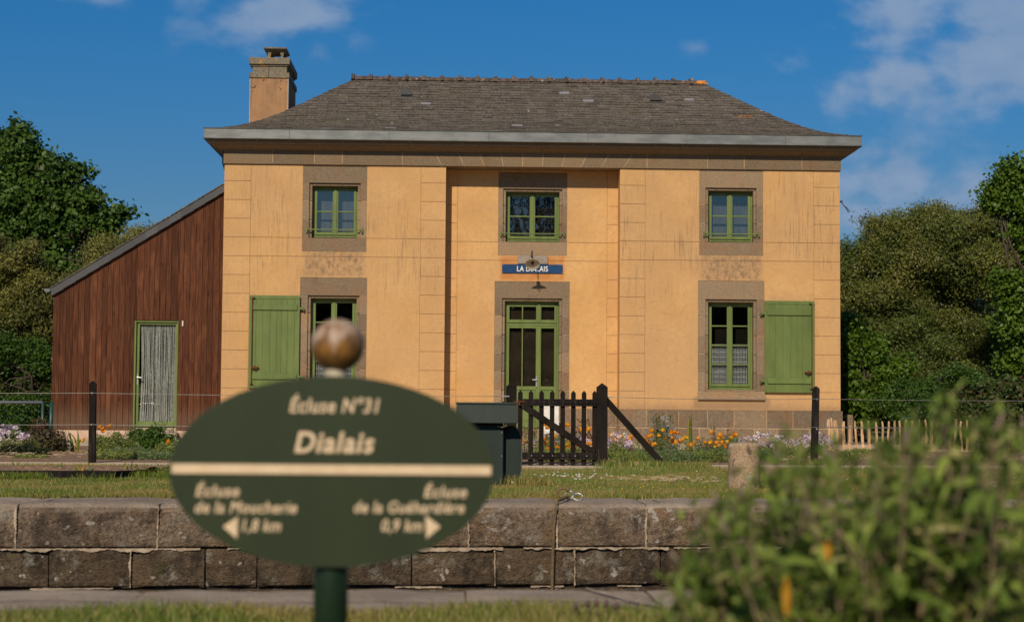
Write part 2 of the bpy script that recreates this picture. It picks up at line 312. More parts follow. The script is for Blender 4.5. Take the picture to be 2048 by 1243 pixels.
leaf('perennial_leaf', (.10, .145, .026), (.225, .28, .06), (.17, .13, .06), .3)
leaf('feather_leaf', (.085, .135, .045), (.175, .235, .085), None, .3)
leaf('red_leaf', (.075, .030, .022), (.13, .06, .035), (.06, .09, .03), .3)
leaf('silver_leaf', (.26, .27, .23), (.44, .45, .40), None, .2)
leaf('strap_leaf', (.085, .130, .025), (.150, .200, .045), (.42, .27, .06), .3)
leaf('bush_leaf', (.095, .165, .024), (.33, .42, .085), (.50, .48, .18), .45)
leaf('orange_petal', (.80, .25, .01), (.88, .40, .02), None, .35)
leaf('yellow_petal', (.75, .42, .02), (.85, .52, .03), None, .35)
leaf('lilac_petal', (.60, .44, .56), (.85, .74, .80), None, .3)
leaf('white_petal', (.75, .72, .66), (.82, .80, .76), None, .3)
leaf('cream_petal', (.70, .62, .40), (.8, .72, .5), None, .3)
leaf('mauve_bud', (.22, .17, .12), (.30, .23, .17), None, .2)
leaf('purple_bud', (.09, .05, .055), (.15, .09, .09), None, .2)
leaf('yellow_leaf', (.52, .24, .01), (.60, .30, .02), None, .35)
simple('stem_brown', (.12, .095, .05), (.20, .15, .09), 30, .8)
simple('straw', (.42, .32, .18), (.55, .43, .26), 30, .9)
# glass: clear pane with a real reflection
g = G('glass'); g.t.nodes.remove(g.b); tr = g.n('ShaderNodeBsdfTransparent'); tr.inputs[0].default_value = (.86, .88, .88, 1); gl = g.n('ShaderNodeBsdfGlossy'); gl.inputs['Roughness'].default_value = .015
gl.inputs['Color'].default_value = (.88, .80, .70, 1); bp = g.n('ShaderNodeBump'); bp.inputs['Strength'].default_value = .05; bp.inputs['Distance'].default_value = .02; g.l(g.noise(2.5, 2), bp.inputs['Height']); g.l(bp.outputs[0], gl.inputs['Normal'])
lw_ = g.n('ShaderNodeLayerWeight'); lw_.inputs[0].default_value = .5; fr = g.math('ADD', .13, g.math('MULTIPLY', g.math('POWER', lw_.outputs['Facing'], 4.0), .7)); ms = g.n('ShaderNodeMixShader'); g.l(fr, ms.inputs[0]); g.l(tr.outputs[0], ms.inputs[1]); g.l(gl.outputs[0], ms.inputs[2]); g.l(ms.outputs[0], g.o.inputs[0]); MT['glass'] = g.m

# ------------------------------------------------------------------ mesh builder
ORG = {}
def props(o, label=None, cat=None, group=None, kind=None):
    if label: o['label'] = label
    if cat: o['category'] = cat
    if group: o['group'] = group
    if kind: o['kind'] = kind
    return o
def thing(name, label, cat, loc=(0, 0, 0), group=None):
    o = bpy.data.objects.new(name, None); C.objects.link(o); o.location = loc; o.empty_display_size = .1
    ORG[o.name] = tuple(loc); return props(o, label, cat, group)
class MB:
    def __init__(s): s.v = []; s.f = []; s.m = []; s.r = []
    def face(s, idx, mi=0, r=None): s.f.append(idx); s.m.append(mi); s.r.append(random.random() if r is None else r)
    def hexa(s, p, mi=0, r=None):
        b = len(s.v); s.v += [tuple(q) for q in p]; r = random.random() if r is None else r
        for q in ((0, 3, 2, 1), (4, 5, 6, 7), (0, 1, 5, 4), (1, 2, 6, 5), (2, 3, 7, 6), (3, 0, 4, 7)): s.face([b+i for i in q], mi, r)
        return s
    def box(s, x0, x1, y0, y1, z0, z1, mi=0, r=None):
        return s.hexa([(x0, y0, z0), (x1, y0, z0), (x1, y1, z0), (x0, y1, z0), (x0, y0, z1), (x1, y0, z1), (x1, y1, z1), (x0, y1, z1)], mi, r)
    def prism(s, poly, y0, y1, mi=0, r=None):           # polygon in x,z (counter-clockwise seen from -y)
        n = len(poly); b = len(s.v); r = random.random() if r is None else r
        s.v += [(x, y0, z) for x, z in poly]+[(x, y1, z) for x, z in poly]
        s.face([b+i for i in range(n)], mi, r); s.face([b+n+i for i in reversed(range(n))], mi, r)
        for i in range(n): j = (i+1) % n; s.face([b+j, b+i, b+n+i, b+n+j], mi, r)
        return s
    def bar(s, a, b_, wdt, dep, mi=0, r=None, up=(0, -1, 0)):   # rectangular bar between two points
        a = np.array(a, float); b_ = np.array(b_, float); d = b_-a; d /= np.linalg.norm(d); u_ = np.array(up, float); sd_ = np.cross(d, u_); sd_ /= np.linalg.norm(sd_); u2 = np.cross(sd_, d)
        q = [a-sd_*wdt/2-u2*dep/2, a+sd_*wdt/2-u2*dep/2, a+sd_*wdt/2+u2*dep/2, a-sd_*wdt/2+u2*dep/2]
        return s.hexa(q+[p+(b_-a) for p in q], mi, r)
    def tube(s, pts, rad, n=8, mi=0, r=None, caps=True):
        pts = [np.array(p, float) for p in pts]; rads = rad if hasattr(rad, '__len__') else [rad]*len(pts)
        b = len(s.v); r = random.random() if r is None else r; ref = None
        for i, p in enumerate(pts):
            t = pts[min(i+1, len(pts)-1)]-pts[max(i-1, 0)]; t /= (np.linalg.norm(t)+1e-9)
            if ref is None: ref = np.array([0, 0, 1.0]) if abs(t[2]) < .9 else np.array([1.0, 0, 0])
            a = np.cross(t, ref); a /= (np.linalg.norm(a)+1e-9); c_ = np.cross(t, a); ref = -np.cross(t, a) if False else ref
            for k in range(n):
                q = 2*pi*k/n; s.v.append(tuple(p+(a*cos(q)+c_*sin(q))*rads[i]))
        for i in range(len(pts)-1):
            for k in range(n):
                k2 = (k+1) % n; s.face([b+i*n+k, b+i*n+k2, b+(i+1)*n+k2, b+(i+1)*n+k], mi, r)
        if caps: s.face([b+k for k in reversed(range(n))], mi, r); s.face([b+(len(pts)-1)*n+k for k in range(n)], mi, r)
        return s
    def lathe(s, prof, cx=0, cy=0, n=24, mi=0, r=None):      # prof: (radius, z)
        b = len(s.v); r = random.random() if r is None else r
        for (q, z) in prof:
            for k in range(n): a = 2*pi*k/n; s.v.append((cx+q*cos(a), cy+q*sin(a), z))
        for i in range(len(prof)-1):
            for k in range(n): k2 = (k+1) % n; s.face([b+i*n+k, b+i*n+k2, b+(i+1)*n+k2, b+(i+1)*n+k], mi, r)
        s.face([b+k for k in reversed(range(n))], mi, r); s.face([b+(len(prof)-1)*n+k for k in range(n)], mi, r)
        return s
    def build(s, name, mats, parent=None, origin=None, bevel=0, smooth=False, label=None, cat=None, group=None, kind=None, seg=1):
        mats = mats if isinstance(mats, (list, tuple)) else [mats]
        org = ORG[parent.name] if parent is not None else (origin or (0, 0, 0))
        me = bpy.data.meshes.new(name); v = np.array(s.v, float)-np.array(org)
        me.from_pydata(v.tolist(), [], s.f); me.update()
        for m in mats: me.materials.append(MT[m])
        me.polygons.foreach_set('material_index', s.m)
        a = me.attributes.new('rnd', 'FLOAT', 'FACE'); a.data.foreach_set('value', np.array(s.r, dtype=np.float32))
        if smooth: me.polygons.foreach_set('use_smooth', [True]*len(me.polygons))
        o = bpy.data.objects.new(name, me); C.objects.link(o); ORG[o.name] = org
        if parent is not None: o.parent = parent
        else: o.location = org
        if bevel:
            bv = o.modifiers.new('bevel', 'BEVEL'); bv.width = bevel; bv.segments = seg; bv.limit_method = 'ANGLE'
        return props(o, label, cat, group, kind)
def npmesh(name, V, F, rnd, mat, parent=None, origin=None, label=None, cat=None, group=None, kind=None):
    """V (n,3), F (m,k) all faces with k corners"""
    org = ORG[parent.name] if parent is not None else (origin or (0, 0, 0))
    V = V-np.array(org); me = bpy.data.meshes.new(name); m, k = F.shape
    me.vertices.add(len(V)); me.vertices.foreach_set('co', V.astype(np.float32).ravel())
    me.loops.add(m*k); me.loops.foreach_set('vertex_index', F.astype(np.int32).ravel())
    me.polygons.add(m); me.polygons.foreach_set('loop_start', np.arange(0, m*k, k, dtype=np.int32)); me.polygons.foreach_set('loop_total', np.full(m, k, dtype=np.int32))
    me.update(); me.validate()
    a = me.attributes.new('rnd', 'FLOAT', 'FACE'); a.data.foreach_set('value', rnd.astype(np.float32))
    me.materials.append(MT[mat]); o = bpy.data.objects.new(name, me); C.objects.link(o); ORG[o.name] = org
    if parent is not None: o.parent = parent
    else: o.location = org
    return props(o, label, cat, group, kind)
def copy_tree(o, parent=None, loc=None, rz=None, scale=None):
    c = o.copy(); C.objects.link(c); c.parent = parent; ORG[c.name] = ORG.get(o.name, (0, 0, 0))
    if loc is not None: c.location = loc; ORG[c.name] = tuple(loc)
    if rz is not None: c.rotation_euler = (0, 0, rz)
    if scale is not None: c.scale = scale
    for ch in list(o.children): copy_tree(ch, c)
    return c
def unit(a): return a/(np.linalg.norm(a, axis=1, keepdims=True)+1e-9)
def leaf_arrays(P, N, size, aspect=.5, fold=.0):
    """rhombic leaves at P, long axis random across normal N"""
    n = len(P); r = RNG.normal(size=(n, 3)); t = unit(np.cross(N, r)); b = np.cross(N, t); L = size[:, None]
    V = np.stack([P-t*L*.5, P+b*L*aspect*.5+N*L*fold, P+t*L*.5, P-b*L*aspect*.5+N*L*fold], 1).reshape(-1, 3)
    return V, np.arange(4*n).reshape(n, 4)
def crown_points(blobs, n_clump, per, spread, shell=.55):
    """blobs: (x,y,z,rx,ry,rz). leaf clumps spread through each blob, mostly near its surface"""
    B = np.array(blobs, float); wt = (B[:, 3]*B[:, 5])**1.0; wt /= wt.sum()
    k = RNG.choice(len(B), n_clump, p=wt); d = unit(RNG.normal(size=(n_clump, 3))); rr = shell+(1-shell)*RNG.random((n_clump, 1))**.6
    rr *= 1+.12*RNG.normal(size=(n_clump, 1))
    cen = B[k, :3]+d*B[k, 3:6]*rr; cr = np.repeat(RNG.random(n_clump), per)
    cen = np.repeat(cen, per, 0); dd = np.repeat(d, per, 0); P = cen+RNG.normal(size=cen.shape)*spread*np.array([1, 1, .7])
    return P, dd, cr
def crown(name, blobs, mat, n_clump, per, spread, size, parent, aspect=.55, shell=.5, lumps=0):
    if lumps:      # break each mass into smaller billows with dark hollows between them
        out = []
        for b in blobs:
            d = unit(RNG.normal(size=(lumps, 3)))
            for q in d:
                k = RNG.uniform(.24, .42); s = RNG.uniform(.62, .95); out.append((b[0]+q[0]*b[3]*s, b[1]+q[1]*b[4]*s, b[2]+q[2]*b[5]*s, b[3]*k, b[4]*k, b[5]*k*1.05))
        blobs = out
    P, d, cr = crown_points(blobs, n_clump, per, spread, shell); n = len(P)
    N = unit(d*.6+RNG.normal(size=(n, 3))*.8+np.array([0, -.1, .35])); V, F = leaf_arrays(P, N, size*(.6+.8*RNG.random(n)), aspect)
    return npmesh(name, V, F, np.clip(.65*cr+.35*RNG.random(n), 0, 1), mat, parent)
def tree(name, label, cat, x, y, zb, ztop, blobs, mat, n_clump, per, spread, size, trunk_r=.2, group=None, shell=.5, aspect=.55, limbs=14, lumps=0):
    t = thing(name, label, cat, (x, y, zb), group)
    mb = MB(); top = np.array([x, y, zb+(ztop-zb)*.62]); pts = [np.array([x, y, zb-.1])+ (top-np.array([x, y, zb-.1]))*k/6+np.array([random.uniform(-.1, .1), random.uniform(-.1, .1), 0]) for k in range(7)]
    mb.tube(pts, [trunk_r*(1-.11*k) for k in range(7)], 9)
    for i in range(limbs):
        bx = blobs[i % len(blobs)]; s0 = pts[2+(i % 5)]; e = np.array(bx[:3])+np.array([random.uniform(-.6, .6)*bx[3], random.uniform(-.5, .5)*bx[4], random.uniform(-.3, .7)*bx[5]])
        mid = (s0+e)/2+np.array([random.uniform(-.3, .3), random.uniform(-.3, .3), random.uniform(0, .4)])
        mb.tube([s0, mid, e], [trunk_r*.45, trunk_r*.28, trunk_r*.07], 6)
        for q in range(4):
            e2 = np.array(bx[:3])+np.array([random.uniform(-.6, .6)*bx[3], random.uniform(-.5, .5)*bx[4], random.uniform(-.4, .7)*bx[5]]); mb.tube([mid, (mid+e2)/2+np.array([0, 0, .15]), e2], [trunk_r*.2, trunk_r*.12, trunk_r*.03], 5)
    mb.build('trunk', 'bark', t, smooth=True); crown('crown', blobs, mat, n_clump, per, spread, size, t, aspect, shell, lumps); return t
def blades(P, h, wdt, lean=.35, curve=.3):
    """two-segment tapering blades rooted at P (faces are quads; the tip quad is nearly a triangle)"""
    n = len(P); a = RNG.random(n)*2*pi; dx = np.stack([np.cos(a), np.sin(a), np.zeros(n)], 1); la = RNG.random(n)*2*pi; ld = np.stack([np.cos(la), np.sin(la), np.zeros(n)], 1)*(RNG.random((n, 1))*lean)
    H = h[:, None]; W = wdt[:, None]; up = np.array([0, 0, 1.0])
    m = P+H*.55*up+ld*H*.4; tp = P+H*up*(1-curve*.3)+ld*H*(1+curve)
    V = np.stack([P-dx*W/2, P+dx*W/2, m+dx*W*.4, m-dx*W*.4, tp+dx*W*.05, tp-dx*W*.05], 1).reshape(-1, 3)
    i = np.arange(n)[:, None]*6; F = np.concatenate([i+np.array([[0, 1, 2, 3]]), i+np.array([[3, 2, 4, 5]])], 0); return V, F

# ================================================================== SETTING
def gz(x, y): return float(-.1*min(max((y-12.0)/6.0, 0), 1))
def far_edge(x): return 11.42+.09*x
def far_face(x): return 10.70+.09*x
def near_edge(x): return 5.66+.06*x
def near_grass(x): return 5.10+.06*x
def sheet(name, rows, mat, kind='structure', **k):
    """rows: list of rows of (x,y,z)"""
    m = MB(); nc = len(rows[0])
    for r_ in rows: m.v += [tuple(p) for p in r_]
    for i in range(len(rows)-1):
        for j in range(nc-1): a = i*nc+j; m.face([a, a+1, a+nc+1, a+nc], 0, .5)
    return m.build(name, mat, kind=kind, **k)
XS = [-900, -300, -100, -40, -20, -10, -5, 0, 5, 10, 20, 40, 100, 300, 900]
sheet('lawn', [[(x, 11.36+.09*max(-30, min(30, x)), -.012) for x in XS]]+[[(x, y+.09*max(-30, min(30, x))*(1 if y < 14 else .6), gz(0, y)-.012) for x in XS] for y in (12, 13.5, 15, 16.5, 18)]+[[(x, y, -.112) for x in XS] for y in (45, 120, 1500)], 'lawn_soil')
sheet('near_bank', [[(x, y, -.012-max(0, (2.0-y))*.0) for x in XS] for y in (-1500, -60)]+[[(x, y+.06*max(-30, min(30, x)), -.012) for x in XS] for y in (-20, 0, 3, 5.12)], 'lawn_soil')
sheet('canal_water', [[(x, near_edge(max(-30, min(30, x)))-.3, -2.0) for x in XS], [(x, far_face(max(-30, min(30, x)))+.3, -2.0) for x in XS]], 'canal_water')
px_ = [-30+i*1.0 for i in range(61)]
sheet('sandy_path', [[(x, 20.15+.07*x+.08*sin(x*1.7)+.03*sin(x*5.1)-(.75*math.exp(-((x-1.25)/.75)**2)), -.106) for x in np.arange(-30, 30, .25)], [(x, 21.75+.07*x+.10*sin(x*2.1+1), -.106) for x in np.arange(-30, 30, .25)]], 'sand_path')
sheet('garden_bed', [[(x, 21.60+.07*x, -.102) for x in (-16, -5, 0, 5, 14)], [(x, 24, -.085) for x in (-16, -5, 0, 5, 14)], [(x, 28.9, -.085) for x in (-16, -5, 0, 5, 14)]], 'mulch')
sheet('bounce_ground', [[(x, 28.6, -.081) for x in (-16, -5, 0, 5, 14)], [(x, 34.4, -.081) for x in (-16, -5, 0, 5, 14)]], 'sand_path')  # pale sand strip added to bounce sunlight up onto the facade

# lock walls ---------------------------------------------------------
def stone_block(m, x0, x1, yf, z0, z1, depth, k, round_top, mi=0, jit=.006, res=.09):
    """worn ashlar: front and top grid with a rounded arris; yf(x) front plane"""
    r = random.random(); nx = max(3, int((x1-x0)/res)); prof = []
    rad = .085 if round_top else .012
    prof.append((.03, z0)); prof.append((.006, z0+.008))
    for q in np.linspace(z0+.03, z1-rad-.005, 5): prof.append((0, q))
    for a in np.linspace(0, pi/2, 5 if round_top else 3): prof.append((rad-rad*cos(a), z1-rad+rad*sin(a)))
    for q in np.linspace(rad+.05, depth, 6): prof.append((q, z1))
    b = len(m.v); np_ = len(prof); off = random.uniform(-jit, jit)
    for i in range(nx+1):
        x = x0+(x1-x0)*i/nx; e = .012*(1 if i in (0, nx) else 0)
        for (d, z) in prof:
            w1 = .006*sin(x*9+z*13+r*20)+.004*sin(x*23+z*31+r*50)
            m.v.append((x+random.uniform(-.002, .002)-k*0, yf(x)+off+d+(e if d < .02 else 0)+(w1 if d < depth*.9 else 0), z-(e*.5 if d > .02 else 0)+random.uniform(-.0015, .0015)+(w1*.5 if d > rad else 0)))
    for i in range(nx):
        for j in range(np_-1):
            a = b+i*np_+j; m.face([a, a+np_, a+np_+1, a+1], mi, r)
    m.face([b+j for j in range(np_)], mi, r); m.face([b+nx*np_+j for j in reversed(range(np_))], mi, r)
def joints_from_px(pxs, py, yf):
    out = []
    for p in pxs:
        Y = yf(0)
        for _ in range(4): q = at(p, py, Y); Y = yf(q[0])
        out.append(q[0])
    return out
lw = thing('lock_wall', 'far lock wall of big dark weathered stone blocks under a rounded grey coping', 'stone wall', (0, 10.7, -.5))
cj = joints_from_px([-560, -250, 32, 316, 628, 938, 1115, 1293, 1468, 1760, 2070, 2330], 1045, far_face)
wj = joints_from_px([-420, -240, -75, 95, 261, 409, 513, 823, 990, 1150, 1322, 1500, 1660, 1840, 2010, 2190], 1130, far_face)
w3 = joints_from_px([-420, -200, 10, 130, 300, 440, 620, 800, 1075, 1262, 1420, 1610, 1800, 2000, 2200], 1190, far_face)
m = MB()
xe = [-9, -6.5]; cj2 = [-12, -9.5, -7.2]+cj+[7.5, 9.5, 12]
for a, b in zip(cj2[:-1], cj2[1:]): stone_block(m, a+.004, b-.004, far_face, -.268, 0.0, .70, .09, True)
m.build('coping', 'coping_stone', lw)
m = MB()
wj2 = [-12, -10, -8, -6.5]+wj+[6.3, 8, 10, 12]
for a, b in zip(wj2[:-1], wj2[1:]): stone_block(m, a+.005, b-.005, lambda x: far_face(x)+.012, -.508, -.280, .4, .09, False)
for a, b in zip([-12, -9, -6.5]+w3, w3+[7, 9, 12]):
    if b > a: stone_block(m, a+.005, b-.005, lambda x: far_face(x)-.006, -.80, -.530, .4, .09, False)
for zt in (-.81, -1.1, -1.4, -1.7):
    x = -12
    while x < 12: L = random.uniform(.5, .9); stone_block(m, x+.005, x+L-.005, lambda x: far_face(x)-.006, zt-.28, zt-.006, .4, .09, False, res=.2); x += L
m.build('masonry', 'wall_stone', lw)
# mortar: a ragged pale smear along the bed joint and in some of the uprights
m = MB()
m.hexa([(-12, far_face(-12)+.06, -2.2), (12, far_face(12)+.06, -2.2), (12, far_face(12)+.5, -2.2), (-12, far_face(-12)+.5, -2.2), (-12, far_face(-12)+.06, -.03), (12, far_face(12)+.06, -.03), (12, far_face(12)+.5, -.03), (-12, far_face(-12)+.5, -.03)], 1)
def ragged(m, pts_a, w_, vertical=False, mi=0):
    """irregular thin smear following pts_a on the wall face"""
    r = random.random(); b = len(m.v); n = len(pts_a); ph = 0
    for (x, z) in pts_a:
        ph = ph*.82+random.uniform(-.5, .5)*.6; h1 = w_*min(1.3, max(.06, .38+ph+random.uniform(-.08, .08))); h0 = w_*random.uniform(.0, .25)
        for s_, y in ((-h1, -.005), (h0, -.005), (h0, .03), (-h1, .03)):
            m.v.append((x+s_ if vertical else x, far_face(x)+y+.004, z if vertical else z+s_))
    for i in range(n-1):
        for j in range(4): j2 = (j+1) % 4; m.face([b+i*4+j, b+i*4+j2, b+(i+1)*4+j2, b+(i+1)*4+j], mi, r)
    m.face([b, b+3, b+2, b+1], mi, r); m.face([b+(n-1)*4+j for j in range(4)], mi, r)
x = -8.0
while x < 8:
    L = random.uniform(.25, 1.5); ragged(m, [(x+t_, -.276) for t_ in np.arange(0, L, .014)], .020); x += L+random.uniform(.01, .25)
for i, q in enumerate(cj):
    if i % 6 == 0 or 3 < i < 6 or i in (2, 3, 7, 8): ragged(m, [(q+random.uniform(-.002, .002), z) for z in np.arange(-.275, -.01, .010)], .018, True)
for i, q in enumerate(wj):
    if i in (1, 4, 8, 9, 13): ragged(m, [(q+random.uniform(-.002, .002), z) for z in np.arange(-.51, -.28, .010)], .014, True)
for (x0, L) in ((-2.6, .5), (-.4, .3), (.45, .22), (1.0, .16)): ragged(m, [(x0+t_, -.515) for t_ in np.arange(0, L, .014)], .012)
m.build('pointing', ['mortar_pale', 'joint_dark'], lw)
# pale mortar lines on the coping's top face
def topline(m, pts, w_, z=.006):
    b = len(m.v); r = random.random()
    for i, (x, y) in enumerate(pts):
        h = w_*random.uniform(.35, 1)
        for s_ in (-h, h): m.v.append((x+s_*.6, y+s_*.8, z))
    for i in range(len(pts)-1): m.face([b+2*i, b+2*i+1, b+2*i+3, b+2*i+2], 0, r)
m = MB()
for i, q in enumerate(cj):
    if i in (2, 3, 7, 8, 5, 9):
        yy = far_face(q); topline(m, [(q+.05*sin(t_*9)+t_*.3, yy+.05+t_) for t_ in np.arange(0, .6, .03)], .014)
topline(m, [(x, far_face(x)+.36+.01*sin(x*7)) for x in np.arange(cj[2], cj[3]-.1, .04)], .012)
m.build('top_pointing', 'mortar_pale', lw)

nw = thing('lock_edge', 'flat pale stone slabs of the near lock edge beside the foreground grass', 'stone edge', (0, 5.4, -.5))
m = MB(); xn = [-6, -4.4, -3.1, -1.9, -1.02, .02, .62, 1.5, 2.6, 3.8, 5, 6.4]
for a, b in zip(xn[:-1], xn[1:]): stone_block(m, a+.003, b-.003, lambda x: near_edge(x)-.57, -.3, 0.0, .57, .06, False, res=.12)
m.hexa([(-12, 5.0-.72, -2.2), (12, 5.0+.72, -2.2), (12, near_edge(12)-.01, -2.2), (-12, near_edge(-12)-.01, -2.2), (-12, 5.0-.72, -.03), (12, 5.0+.72, -.03), (12, near_edge(12)-.01, -.03), (-12, near_edge(-12)-.01, -.03)])
m.build('slab', 'near_stone', nw)
m = MB()
def tl(pts, w_): topline(m, pts, w_, .008)
tl([(x, near_edge(x)-.33+.012*sin(x*4)) for x in np.arange(-1.9, -1.05, .03)], .012); tl([(x, near_edge(x)-.36+.01*sin(x*5)) for x in np.arange(-.95, .6, .03)], .010)
tl([(-.99+.10*t_, near_edge(-1)-.34+t_*.25) for t_ in np.arange(0, 1.05, .08)], .014)
tl([(.42+.20*t_**1.2, near_edge(.5)-.02-t_*.5) for t_ in np.arange(0, 1.05, .06)], .016)
tl([(x, near_edge(x)-.30+.012*sin(x*4)) for x in np.arange(.75, 2.0, .03)], .010)
m.build('mortar_line', 'mortar_pale', nw)

# ================================================================== HOUSE
F0 = 34.0; FR = 34.45; XL, XR = -4.765, 7.62; RL, RR = -.34, 3.17; ZB = 36.45*2-34.0   # back wall
ZK = [.585+.376*k for k in range(13)]; TOPP = 5.435
house = thing('house', 'two storey house in orange render with granite trim, green shutters and slate hip roof', 'house', (1.43, 34, -.1))
openings = []   # (surround x0,x1,z0,z1, plane, rebate half, cx, rebate z0, z1, hinge?)
def grid_wall(m, x0, x1, z0, z1, y0, y1, holes, mi=0):
    xs = sorted({x0, x1, *[h[0] for h in holes], *[h[1] for h in holes]}); zs = sorted({z0, z1, *[h[2] for h in holes], *[h[3] for h in holes]})
    for a, b in zip(xs[:-1], xs[1:]):
        for c, d in zip(zs[:-1], zs[1:]):
            mx_, mz_ = (a+b)/2, (c+d)/2
            if any(h[0] < mx_ < h[1] and h[2] < mz_ < h[3] for h in holes): continue
            bb = len(m.v); m.v += [(a, y0, c), (b, y0, c), (b, y0, d), (a, y0, d)]; m.face([bb, bb+1, bb+2, bb+3], mi, .5)
    for h in holes:
        a, b, c, d = h; bb = len(m.v); m.v += [(a, y0, c), (b, y0, c), (b, y0, d), (a, y0, d), (a, y1, c), (b, y1, c), (b, y1, d), (a, y1, d)]
        for q in ((0, 4, 5, 1), (1, 5, 6, 2), (2, 6, 7, 3), (3, 7, 4, 0)): m.face([bb+i for i in q], mi, .5)
CW = -2.56; CM = 1.43; CE = 5.42
SU = {'uw': (.64, 3.695, 5.425), 'lw': (.668, .80, 3.187)}
sur = [  # cx, half, zbottom, ztop, plane, opening half, rebate top, opening bottom, kind
    (CW, .64, 3.695, 5.425, F0, .512, 5.075, 3.968, 'upper'), (CE, .645, 3.70, 5.43, F0, .512, 5.068, 3.965, 'upper'),
    (CM, .70, 3.70, 5.40, FR, .602, 5.06, 3.975, 'upper'),
    (CW, .665, .793, 3.172, F0, .512, 2.815, .963, 'lower'), (CE, .668, .793, 3.187, F0, .512, 2.812, .963, 'lower'),
    (CM, .762, .10, 3.167, FR, .607, 2.823, .20, 'door')]
wall = MB()
for (x0, x1, y) in ((XL, RL, F0), (RL, RR, FR), (RR, XR, F0)):
    hs_ = [(s[0]-s[1]+.004, s[0]+s[1]-.004, s[2]+.002, s[3]-.002) for s in sur if x0 < s[0] < x1]
    grid_wall(wall, x0, x1, -.3, 5.6, y, y+.35, hs_, 1)
wall.face([len(wall.v)+i for i in range(4)], 0, .5); wall.v += [(RL, F0, -.3), (RL, FR, -.3), (RL, FR, 5.6), (RL, F0, 5.6)]
wall.face([len(wall.v)+i for i in range(4)], 0, .5); wall.v += [(RR, FR, -.3), (RR, F0, -.3), (RR, F0, 5.6), (RR, FR, 5.6)]
for q in ([(XL, F0), (XL, ZB)], [(XL, ZB), (XR, ZB)], [(XR, ZB), (XR, F0)]):
    (a, b), (c, d) = q; wall.face([len(wall.v)+i for i in range(4)], 0, .5); wall.v += [(c, d, -.3), (a, b, -.3), (a, b, 5.6), (c, d, 5.6)]
# raised render panels with ruled joints between
PT = .008; G_ = .0052
def panel(m, x0, x1, z0, z1, yp, holes):
    xs = sorted({x0, x1, *[min(max(h[0], x0), x1) for h in holes], *[min(max(h[1], x0), x1) for h in holes]}); zs = sorted({z0, z1, *[min(max(h[2], z0), z1) for h in holes], *[min(max(h[3], z0), z1) for h in holes]})
    for a, b in zip(xs[:-1], xs[1:]):
        for c, d in zip(zs[:-1], zs[1:]):
            if b-a < .004 or d-c < .004: continue
            mx_, mz_ = (a+b)/2, (c+d)/2
            if any(h[0] < mx_ < h[1] and h[2] < mz_ < h[3] for h in holes): continue
            m.box(a, b, yp-PT, yp+.01, c, d, 0, .5)
# one body column = grid cells welded visually: emit as boxes sharing edges, only the true joints are gapped
for (x0, x1, y, ql, qr) in ((XL, RL, F0, .53, .50), (RL, RR, FR, .24, .22), (RR, XR, F0, .51, .53)):
    holes = [(s[0]-s[1]-.003, s[0]+s[1]+.003, s[2]-.003, s[3]+.003) for s in sur if x0 < s[0] < x1]
    zz = ZK+[TOPP]
    for c, d in zip(zz[:-1], zz[1:]):
        panel(wall, x0, x0+ql-G_, c+G_, d-(0 if d == TOPP else G_), y, []); panel(wall, x1-qr+G_, x1, c+G_, d-(0 if d == TOPP else G_), y, [])
    for c, d in ((ZK[0]+.004, ZK[8]-G_), (ZK[8]+G_, ZK[9]-G_), (ZK[9]+G_, TOPP)): panel(wall, x0+ql+G_*.6, x1-qr-G_*.6, c, d, y, holes)
wall.box(XR, XR+PT, F0, ZB, .6, TOPP, 0); wall.box(XL-PT, XL, F0, ZB, .6, TOPP, 0)
wall.build('wall', ['plaster', 'plaster_joint'], house)
# base course
m = MB(); r1 = [3.17, 3.72, 4.36, 4.94, 5.47, 6.13, 6.66, 7.665]; r2 = [3.17, 4.0, 4.77, 5.31, 5.88, 6.35, 7.0, 7.665]
def course(xs, z0, z1, y, ye):
    for a, b in zip(xs[:-1], xs[1:]): m.box(a+.003, b-.003, y, ye, z0, z1, 0)
for (row, z0, z1) in ((r1, .232, .585), (r2, -.12, .224)):
    course(row, z0, z1, F0-.045, F0+.02); mir = sorted(2*CM-x for x in row); mir[0] = XL-.045; mir[-1] = RL; course(mir, z0, z1, F0-.045, F0+.02)
    course([RL+.0, .2, CM-.765], z0, z1, FR-.04, FR+.02); course([CM+.765, 2.55, 2.86, RR], z0, z1, FR-.04, FR+.02)
    m.box(XR+.002, XR+.045, F0+.022, ZB, z0, z1, 0); m.box(XL-.045, XL-.002, F0+.022, ZB, z0, z1, 0)
m.box(RR+.01, XR+.04, F0-.040, F0+.01, -.12, .580, 1); m.box(XL-.04, RL-.01, F0-.040, F0+.01, -.12, .580, 1)
m.box(RL+.01, CM-.77, FR-.035, FR+.01, -.12, .58, 1); m.box(CM+.77, RR-.01, FR-.035, FR+.01, -.12, .58, 1)
m.build('base_course', ['granite_base', 'mortar'], house, bevel=.006)

